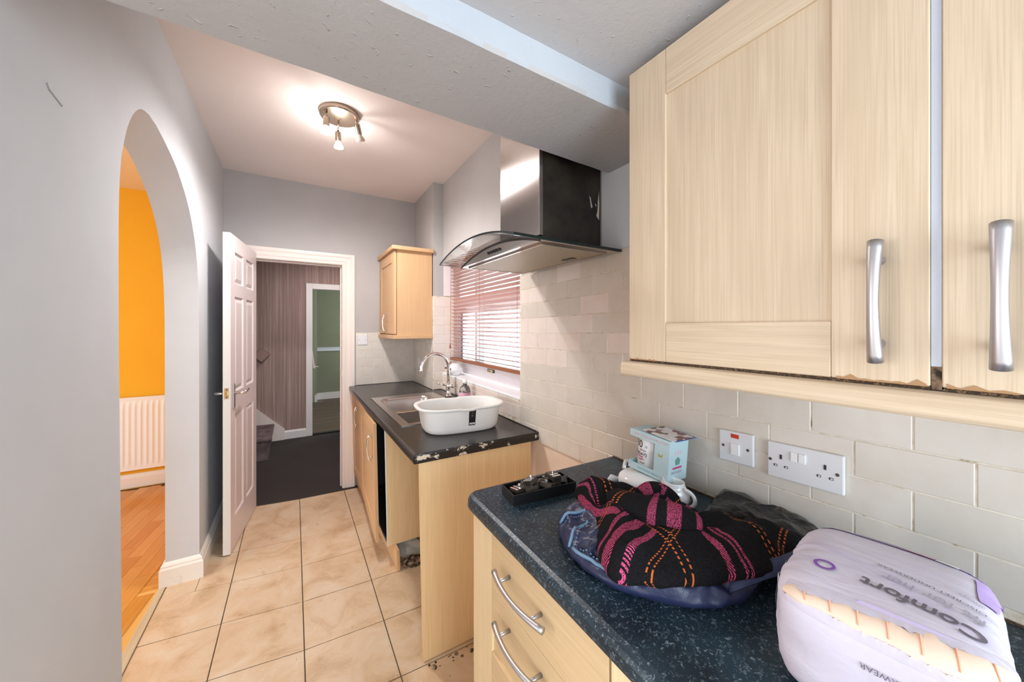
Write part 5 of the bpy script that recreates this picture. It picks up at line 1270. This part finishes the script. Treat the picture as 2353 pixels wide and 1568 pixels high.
# backpack
bp = thing('backpack', (0.66, 0.52, TOP_Z), 'crumpled navy blue backpack with pale blue piping under the scarf', 'backpack')
bpo = [(0.545, 0.672), (0.505, 0.625), (0.484, 0.56), (0.480, 0.50), (0.487, 0.455), (0.520, 0.405), (0.555, 0.362), (0.598, 0.330), (0.655, 0.314), (0.715, 0.318), (0.78, 0.345), (0.82, 0.41), (0.81, 0.52), (0.76, 0.60), (0.70, 0.685), (0.62, 0.705)]
def bph(x, y): return 0.048
def bpf(x, y, r, t):
    e = max(0, min(1, (1.02 - r) * 6)); u = x * 0.9 + y * 0.4
    return e * (0.008 * nzt(u * 0.35 + 0.3 * y, y - 0.6 * x, 24, 1) + 0.007 * nzt(x + 0.5 * y, y * 0.4, 46, 4) - 0.010) + 0.005 * nz(x, y, 18, 9) + (0.012 * nzt(t * 26, r * 1.6, 1, 3) - 0.007) * max(0, min(1, (r - 0.45) * 3)) * max(0, min(1, (1.0 - r) * 14))
bpm = dome(bpo, lambda x, y, t: TOP_Z + 0.0008, bph, 2.2, bpf, nu=200, nr=40)
bpb = bpm.build('bag_body', M['navy'], bp, smooth=True)
puff(bpb, 0.0075, 15, (1.2, 0.7, 1.6), TOP_Z + 0.002, 3.0, 0.7)
from mathutils.bvhtree import BVHTree
bvh = BVHTree.FromPolygons([v.co.copy() for v in bpb.data.vertices], [tuple(p.vertices) for p in bpb.data.polygons])
def on_bag(pts, r_, name, m, lift=0.0, flat=1.0):
    f = outline_fn(bpo); c = Vector((sum(p[0] for p in bpo) / len(bpo), sum(p[1] for p in bpo) / len(bpo), 0)); out = []
    for (t, r) in pts:
        o = f(t); q = c + (o - c) * r; z = TOP_Z + 0.0008 + 0.012 + bph(0, 0) * (1 - r ** 2.2) ** (1 / 2.2) + bpf(q.x, q.y, r, t) + lift; hit = bvh.find_nearest(Vector((q.x, q.y, z))); out.append(tuple(hit[0] + hit[1] * (0.0012 + lift)))
    return MB().tube(out, r_, 8, flat=flat).build(name, M[m], bpb, smooth=True)
# arcs of piping on the left side
for t0, t1, r0, r1 in ((0.035, -0.01, 0.97, 0.66), (0.115, 0.045, 0.985, 0.64), (0.125, 0.295, 0.97, 0.93)):
    on_bag([(t0 + (t1 - t0) * k / 12, r0 + (r1 - r0) * k / 12) for k in range(13)], 0.0036, 'piping', 'piping', 0.0)
for t0, t1, r0, r1 in ((0.13, 0.06, 0.975, 0.62), (0.14, 0.28, 0.93, 0.88), (0.05, 0.005, 0.96, 0.64)):
    for k in range(14):
        a = k / 14; b = a + 0.35 / 14
        on_bag([(t0 + (t1 - t0) * a, r0 + (r1 - r0) * a), (t0 + (t1 - t0) * b, r0 + (r1 - r0) * b)], 0.0013, 'zip_tooth', 'piping', 0.0015)
# side strap towards the pack
stp = MB(); 
sp0 = [(0.640, 0.330, 0.945), (0.665, 0.316, 0.955), (0.700, 0.300, 0.965), (0.74, 0.29, 0.965), (0.79, 0.290, 0.958)]
stp.add([(x - 0.008, y - 0.005, z - 0.012) for x, y, z in sp0] + [(x + 0.014, y + 0.008, z + 0.006) for x, y, z in sp0], [(i, i + 1, 6 + i, 5 + i) for i in range(4)])
stp.build('strap', M['navy_web'], bp, solid=0.003, smooth=True)

# black plastic bag by the wall
bg_ = thing('bin_bag', (0.93, 0.43, TOP_Z), 'crumpled glossy black plastic bag between scarf and tiled wall', 'bag')
bgo = [(0.80, 0.475), (0.86, 0.50), (0.93, 0.52), (0.97, 0.50), (0.985, 0.45), (0.985, 0.38), (0.98, 0.31), (0.92, 0.28), (0.85, 0.30), (0.80, 0.38)]
bgm = dome(bgo, lambda x, y, t: TOP_Z + 0.0008, lambda x, y: 0.034, 2.0, lambda x, y, r, t: max(0, min(1, (1.02 - r) * 5)) * (0.024 * nzt(x + y, y * 0.5, 8, 3) + 0.004 * nzt(x, y, 18, 7)), nu=140, nr=40)
bgo_ = bgm.build('bag_film', M['binbag'], bg_, smooth=True); puff(bgo_, 0.007, 13, (1, 1, 1), TOP_Z + 0.002, 8.0, 0.7)

# tartan scarf
sf = thing('tartan_scarf', (0.66, 0.5, 0.97), 'black wool scarf with pink and orange tartan lines heaped on the backpack', 'scarf')
sfo = [(0.69, 0.715), (0.628, 0.705), (0.592, 0.655), (0.560, 0.575), (0.515, 0.515), (0.478, 0.468), (0.472, 0.428), (0.505, 0.400), (0.552, 0.368), (0.615, 0.335), (0.672, 0.305), (0.74, 0.297), (0.815, 0.297), (0.865, 0.315), (0.825, 0.375), (0.805, 0.43), (0.785, 0.485), (0.765, 0.535), (0.758, 0.60), (0.735, 0.66)]
O_ = Vector((0.590, 0.439)); dp = Vector((-0.24, -0.9707)); dq = Vector((-0.9755, -0.22)); det = dp.x * dq.y - dp.y * dq.x
def tuv(x, y, z):
    vx, vy = x - O_.x, y - O_.y; wob = 0.010 * nz(x, y, 9, 2)
    return ((vx * dq.y - vy * dq.x) / det + wob, (dp.x * vy - dp.y * vx) / det + wob * 0.7 + (z - 0.98) * 0.35)
def segd(x, y, a, b):
    ax, ay = a; bx, by = b; L = (bx - ax) ** 2 + (by - ay) ** 2; t = max(0, min(1, ((x - ax) * (bx - ax) + (y - ay) * (by - ay)) / L)); return math.hypot(x - ax - t * (bx - ax), y - ay - t * (by - ay))
def sfbase(x, y, t):
    # rim rests on the backpack: low in front and left, higher at the back
    return TOP_Z + 0.034 + 0.008 * nz(x, y, 12, 5)
ridges = [((0.635, 0.665), (0.655, 0.64), 0.030, 0.024), ((0.70, 0.60), (0.765, 0.50), 0.024, 0.018), ((0.50, 0.44), (0.60, 0.545), 0.030, 0.014), ((0.67, 0.35), (0.80, 0.34), 0.035, 0.012), ((0.735, 0.54), (0.745, 0.53), 0.014, 0.014), ((0.70, 0.47), (0.76, 0.42), 0.02, 0.008)]
def sffold(x, y, r, t):
    h = 0
    for a, b, w, k_ in ridges: h += k_ * math.exp(-(segd(x, y, a, b) / w) ** 2)
    h -= 0.016 * math.exp(-(segd(x, y, (0.60, 0.60), (0.655, 0.50)) / 0.014) ** 2)
    e = max(0, min(1, (1.02 - r) * 5))
    return e * (h + 0.007 * nzt(x * 0.7, y, 14, 2) - 0.004) + 0.005 * nz(x, y, 20, 6)
sfm = dome(sfo, sfbase, lambda x, y: 0.043 - 0.030 * math.exp(-((x - 0.765) ** 2 + (y - 0.61) ** 2) / 0.0036) - 0.026 * math.exp(-((x - 0.80) ** 2 + (y - 0.49) ** 2) / 0.005), 2.4, sffold, nu=220, nr=60, uv=tuv, under=0.010)
sfb = sfm.build('scarf_sheet', M['tartan'], sf, smooth=True)
puff(sfb, 0.007, 13, (1, 1, 1), TOP_Z + 0.02, 1.0)
# the rolled-over fold lying on top
def roll(path, rad, name, uvo, squash=0.72, n_=60, seg=26):
    path = [Vector(p) for p in path]; P_ = path
    def cr(u):
        u = u * (len(P_) - 1); i = min(int(u), len(P_) - 2); w = u - i
        p0, p1, p2, p3 = P_[max(i - 1, 0)], P_[i], P_[i + 1], P_[min(i + 2, len(P_) - 1)]
        return 0.5 * ((2 * p1) + (p2 - p0) * w + (2 * p0 - 5 * p1 + 4 * p2 - p3) * w * w + (3 * p1 - p0 - 3 * p2 + p3) * w ** 3)
    mb = MB(); vs = []; uvs = []
    for j in range(n_ + 1):
        t = j / n_; c = cr(t); tg_ = (cr(min(1, t + 0.01)) - cr(max(0, t - 0.01))).normalized(); side = tg_.cross(Vector((0, 0, 1))).normalized(); up = side.cross(tg_)
        u = t * (len(rad) - 1); i = min(int(u), len(rad) - 2); R = rad[i] + (rad[i + 1] - rad[i]) * (u - i)
        R *= math.sqrt(max(0.0, 1 - abs(2 * t - 1) ** 8)) if True else 1
        for k in range(seg):
            a = 2 * PI * k / seg; rr = R * (1 + 0.10 * nz(math.cos(a) + t * 4, math.sin(a), 1.6, 3))
            q = c + side * rr * math.cos(a) + up * rr * math.sin(a) * squash; vs.append(tuple(q)); uvs.append((uvo[0] + t * uvo[2], uvo[1] + (a if a < PI else 2 * PI - a) * R * uvo[3]))
    fs = []
    for j in range(n_):
        for k in range(seg): fs.append((j * seg + k, j * seg + (k + 1) % seg, (j + 1) * seg + (k + 1) % seg, (j + 1) * seg + k))
    mb.add(vs, fs); mb.uv = uvs; return mb.build(name, M['tartan'], sf, smooth=True)
roll([(0.650, 0.595, 0.990), (0.625, 0.545, 0.998), (0.632, 0.490, 1.000), (0.662, 0.440, 0.998), (0.690, 0.405, 0.990)], [0.024, 0.034, 0.040, 0.038, 0.026], 'scarf_fold', (-0.18, -0.11, 0.19, -1.0))
roll([(0.690, 0.570, 0.980), (0.720, 0.555, 1.001), (0.745, 0.532, 0.998), (0.755, 0.500, 0.978)], [0.016, 0.021, 0.021, 0.015], 'scarf_fold', (-0.075, -0.19, 0.11, 1.0))
# ------------------------------------------------------------------ pack of underwear
pk_ = thing('underwear_pack', (0.68, 0.14, TOP_Z), 'torn lavender plastic pack of padded underwear, its print upside down', 'pack')
PC = Vector((0.685, 0.150, TOP_Z + 0.073)); PA, PB, PH = 0.131, 0.100, 0.073; PE = 4.8; PR = math.radians(8)
PMx = Matrix.Translation(PC) @ Matrix.Rotation(PR, 4, 'Z'); PMi = PMx.inverted()
def pack_pt(d):   # direction (local) -> surface
    r = (abs(d.x / PA) ** PE + abs(d.y / PB) ** PE + abs(d.z / PH) ** PE) ** (-1 / PE); return d * r
def wr_(p):      # wrinkle displacement along local position
    e = max(0, abs(p.y) / PB - 0.55) / 0.45
    w = 0.0055 * (0.5 - abs(noise.noise(Vector((p.x * 34 + p.y * 4, p.y * 5, p.z * 30))))) * (0.20 + e * 1.2) + 0.0045 * noise.noise(Vector((p.x * 9, p.y * 11, p.z * 12)))
    return w
pm = MB(); NU, NV = 150, 90
def ppt(i, j):
    th = 2 * PI * i / NU; ph = -PI / 2 + PI * (j + 0.001) / (NV - 1 + 0.002)
    cs = math.cos(ph); d = Vector((math.cos(th) * cs, math.sin(th) * cs, math.sin(ph)))
    # even out sampling towards the box faces
    d = Vector((d.x * PA, d.y * PB, d.z * PH * 1.0)); p = pack_pt(d.normalized()); p += p.normalized() * wr_(p)
    p.z = max(p.z, -PH + 0.001); return PMx @ p
pm.grid(NU, NV, ppt, True); pm.build('film_wrap', M['film'], pk_, smooth=True)
def top_fn(q, off=0.0022):
    l = PMi @ Vector((q.x, q.y, PC.z)); v = 1 - abs(l.x / PA) ** PE - abs(l.y / PB) ** PE
    z = PH * max(0.02, v) ** (1 / PE); p = Vector((l.x, l.y, z)); p += p.normalized() * (wr_(p) + off); return PMx @ p
def front_fn(q, off=0.0022):
    l = PMi @ q; v = 1 - abs(l.y / PB) ** PE - abs(l.z / PH) ** PE
    x = -PA * max(0.02, v) ** (1 / PE); p = Vector((x, l.y, l.z)); p += p.normalized() * (wr_(p) + off); return PMx @ p
TR = Vector((math.sin(math.radians(2)), 1, 0)).normalized(); TU = Vector((-1, 0.03, 0)).normalized()
def tframe(x, y): return frame((x, y, PC.z), (0.03, 1, 0), (-1, 0.03, 0))
text_obj('pack_print', 'Comfort', 0.0285, M['print_grey'], tframe(0.640, 0.062), pk_, top_fn, bold=0.0005, sx=0.97)
text_obj('pack_print', 'fit for her', 0.0245, M['print_pale'], tframe(0.672, 0.066), pk_, top_fn, sx=0.86)
text_obj('pack_print', 'DISCREET UNDERWEAR', 0.0085, M['print_grey'], tframe(0.693, 0.067), pk_, top_fn)
text_obj('pack_print', 'always', 0.0080, M['print_pale'], tframe(0.708, 0.070), pk_, top_fn)
# ring emblem
rg = MB()
def ring(cx_, cy_, r0, r1, nu=36): 
    rg.grid(nu, 3, lambda i, j: top_fn(Vector((cx_ + (r0 + (r1 - r0) * j / 2) * math.cos(2 * PI * i / nu), cy_ + (r0 + (r1 - r0) * j / 2) * math.sin(2 * PI * i / nu), 0)), 0.0024), True)
ring(0.632, 0.196, 0.0075, 0.0112); rg.build('ring_emblem', M['purple'], pk_)
# lilac and purple prints towards the wall side
def top_patch(pts, m, name, off=0.0020, nn_=14):
    mb = MB(); a, b, c, d = [Vector((*p, 0)) for p in pts]
    mb.grid(nn_, nn_, lambda i, j: top_fn((a.lerp(b, i / (nn_ - 1))).lerp(d.lerp(c, i / (nn_ - 1)), j / (nn_ - 1)), off)); return mb.build(name, M[m], pk_)
top_patch([(0.772, 0.245), (0.795, 0.248), (0.812, 0.085), (0.790, 0.078)], 'lilac', 'lilac_print')
top_patch([(0.790, 0.205), (0.797, 0.202), (0.808, 0.105), (0.795, 0.105)], 'purple', 'purple_print', 0.0026)
top_patch([(0.781, 0.150), (0.790, 0.150), (0.792, 0.122), (0.782, 0.122)], 'pink_print', 'pink_print', 0.0027)
top_patch([(0.781, 0.121), (0.791, 0.121), (0.793, 0.100), (0.783, 0.100)], 'paper', 'cream_print', 0.0027)
top_patch([(0.568, 0.165), (0.592, 0.150), (0.606, 0.062), (0.584, 0.052)], 'lilac_pale', 'lilac_print', 0.0014)
top_patch([(0.715, 0.075), (0.780, 0.085), (0.800, 0.066), (0.72, 0.062)], 'lilac', 'lilac_print', 0.0016)
# torn opening along the top front edge, padded contents showing
def edge_fn(y, a, off):
    """point on the pack at world-local y, a = angle from front (0) to top (90 deg)"""
    k = (1 - abs(y / PB) ** PE); k = max(0.02, k); ca, sa = math.cos(a), math.sin(a)
    r = (k / (abs(ca / PA) ** PE + abs(sa / PH) ** PE)) ** (1 / PE); p = Vector((-r * ca, y, r * sa)); p += p.normalized() * (wr_(p) * 0.6 + off); return PMx @ p
def ribpt(i, j):
    y = -0.0955 + 0.178 * i / 90; w = 0.25 + 0.75 * (1 - i / 90); ph = ((y + 0.2) % 0.0235) / 0.0235
    a0 = math.radians(24 - 3 * w + 1.6 * nz(y * 40, 1, 1, 1)); a1 = math.radians(24 + 12 * w ** 0.8 + 2.4 * nz(y * 60, 5, 1, 2)); a = a0 + (a1 - a0) * j / 8
    return edge_fn(y, a, 0.0030 + 0.0030 * math.sin(PI * j / 8) ** 0.5 * (0.75 + 0.25 * math.sin(PI * ph) ** 0.5))
MB().grid(91, 9, ribpt).build('padded_contents', M['peach'], pk_, smooth=True)
for q in range(9):
    y = -0.2 + 0.0235 * (q + 5)
    if y > 0.075: break
    t_ = (y + 0.0955) / 0.178; w = 0.25 + 0.75 * (1 - t_)
    MB().tube([edge_fn(y + 0.0004 * k, math.radians(25 + (9.5 * w ** 0.8) * k / 6), 0.0056) for k in range(7)], 0.0009, 5).build('seam', M['peach_line'], pk_)
# ragged white lips of the tear
for base_a, sgn in ((24, -1), (38, 1)):
    def lip(i, j):
        y = -0.0955 + 0.178 * i / 120; w = 0.25 + 0.75 * (1 - i / 120); a = (24 - 3 * w) if sgn < 0 else (24 + 12 * w ** 0.8)
        jag = 1.4 * nz(y * 170, sgn, 1, 3) + 0.8 * nz(y * 420, 2, 1, 8)
        return edge_fn(y, math.radians(a + sgn * (j * 2.4 - 1.0) + (jag if j == 0 else 0)), 0.0045 - 0.0017 * j)
    MB().grid(121, 4, lip).build('torn_lip', M['film'], pk_, smooth=True)
# front print, upside down
ff = frame(PMx @ Vector((-PA, -0.035, -0.020)), PMx.to_3x3() @ Vector((0, 1, 0)), (0, 0, -1))
text_obj('pack_print', 'UNDERWEAR', 0.0088, M['print_grey'], frame((0.545, 0.086, 1.003), (0.0, 1, 0.0), (0, 0, -1)), pk_, front_fn)
text_obj('pack_print', 'Comfort', 0.022, M['print_grey'], frame((0.545, 0.065, 0.968), (0.0, 1, 0), (0, 0, -1)), pk_, front_fn, bold=0.0004)
# barcode panel on the gathered end
def end_fn(x, z, off=0.002):
    v = 1 - abs(x / PA) ** PE - abs(z / PH) ** PE; y = PB * max(0.02, v) ** (1 / PE); p = Vector((x, y, z)); p += p.normalized() * (wr_(p) + off); return PMx @ p
MB().grid(8, 8, lambda i, j: end_fn(-0.075 + 0.06 * i / 7, -0.01 + 0.05 * j / 7)).build('barcode_panel', mat('pale_green_print', (0.62, 0.68, 0.66), 0.5), pk_)
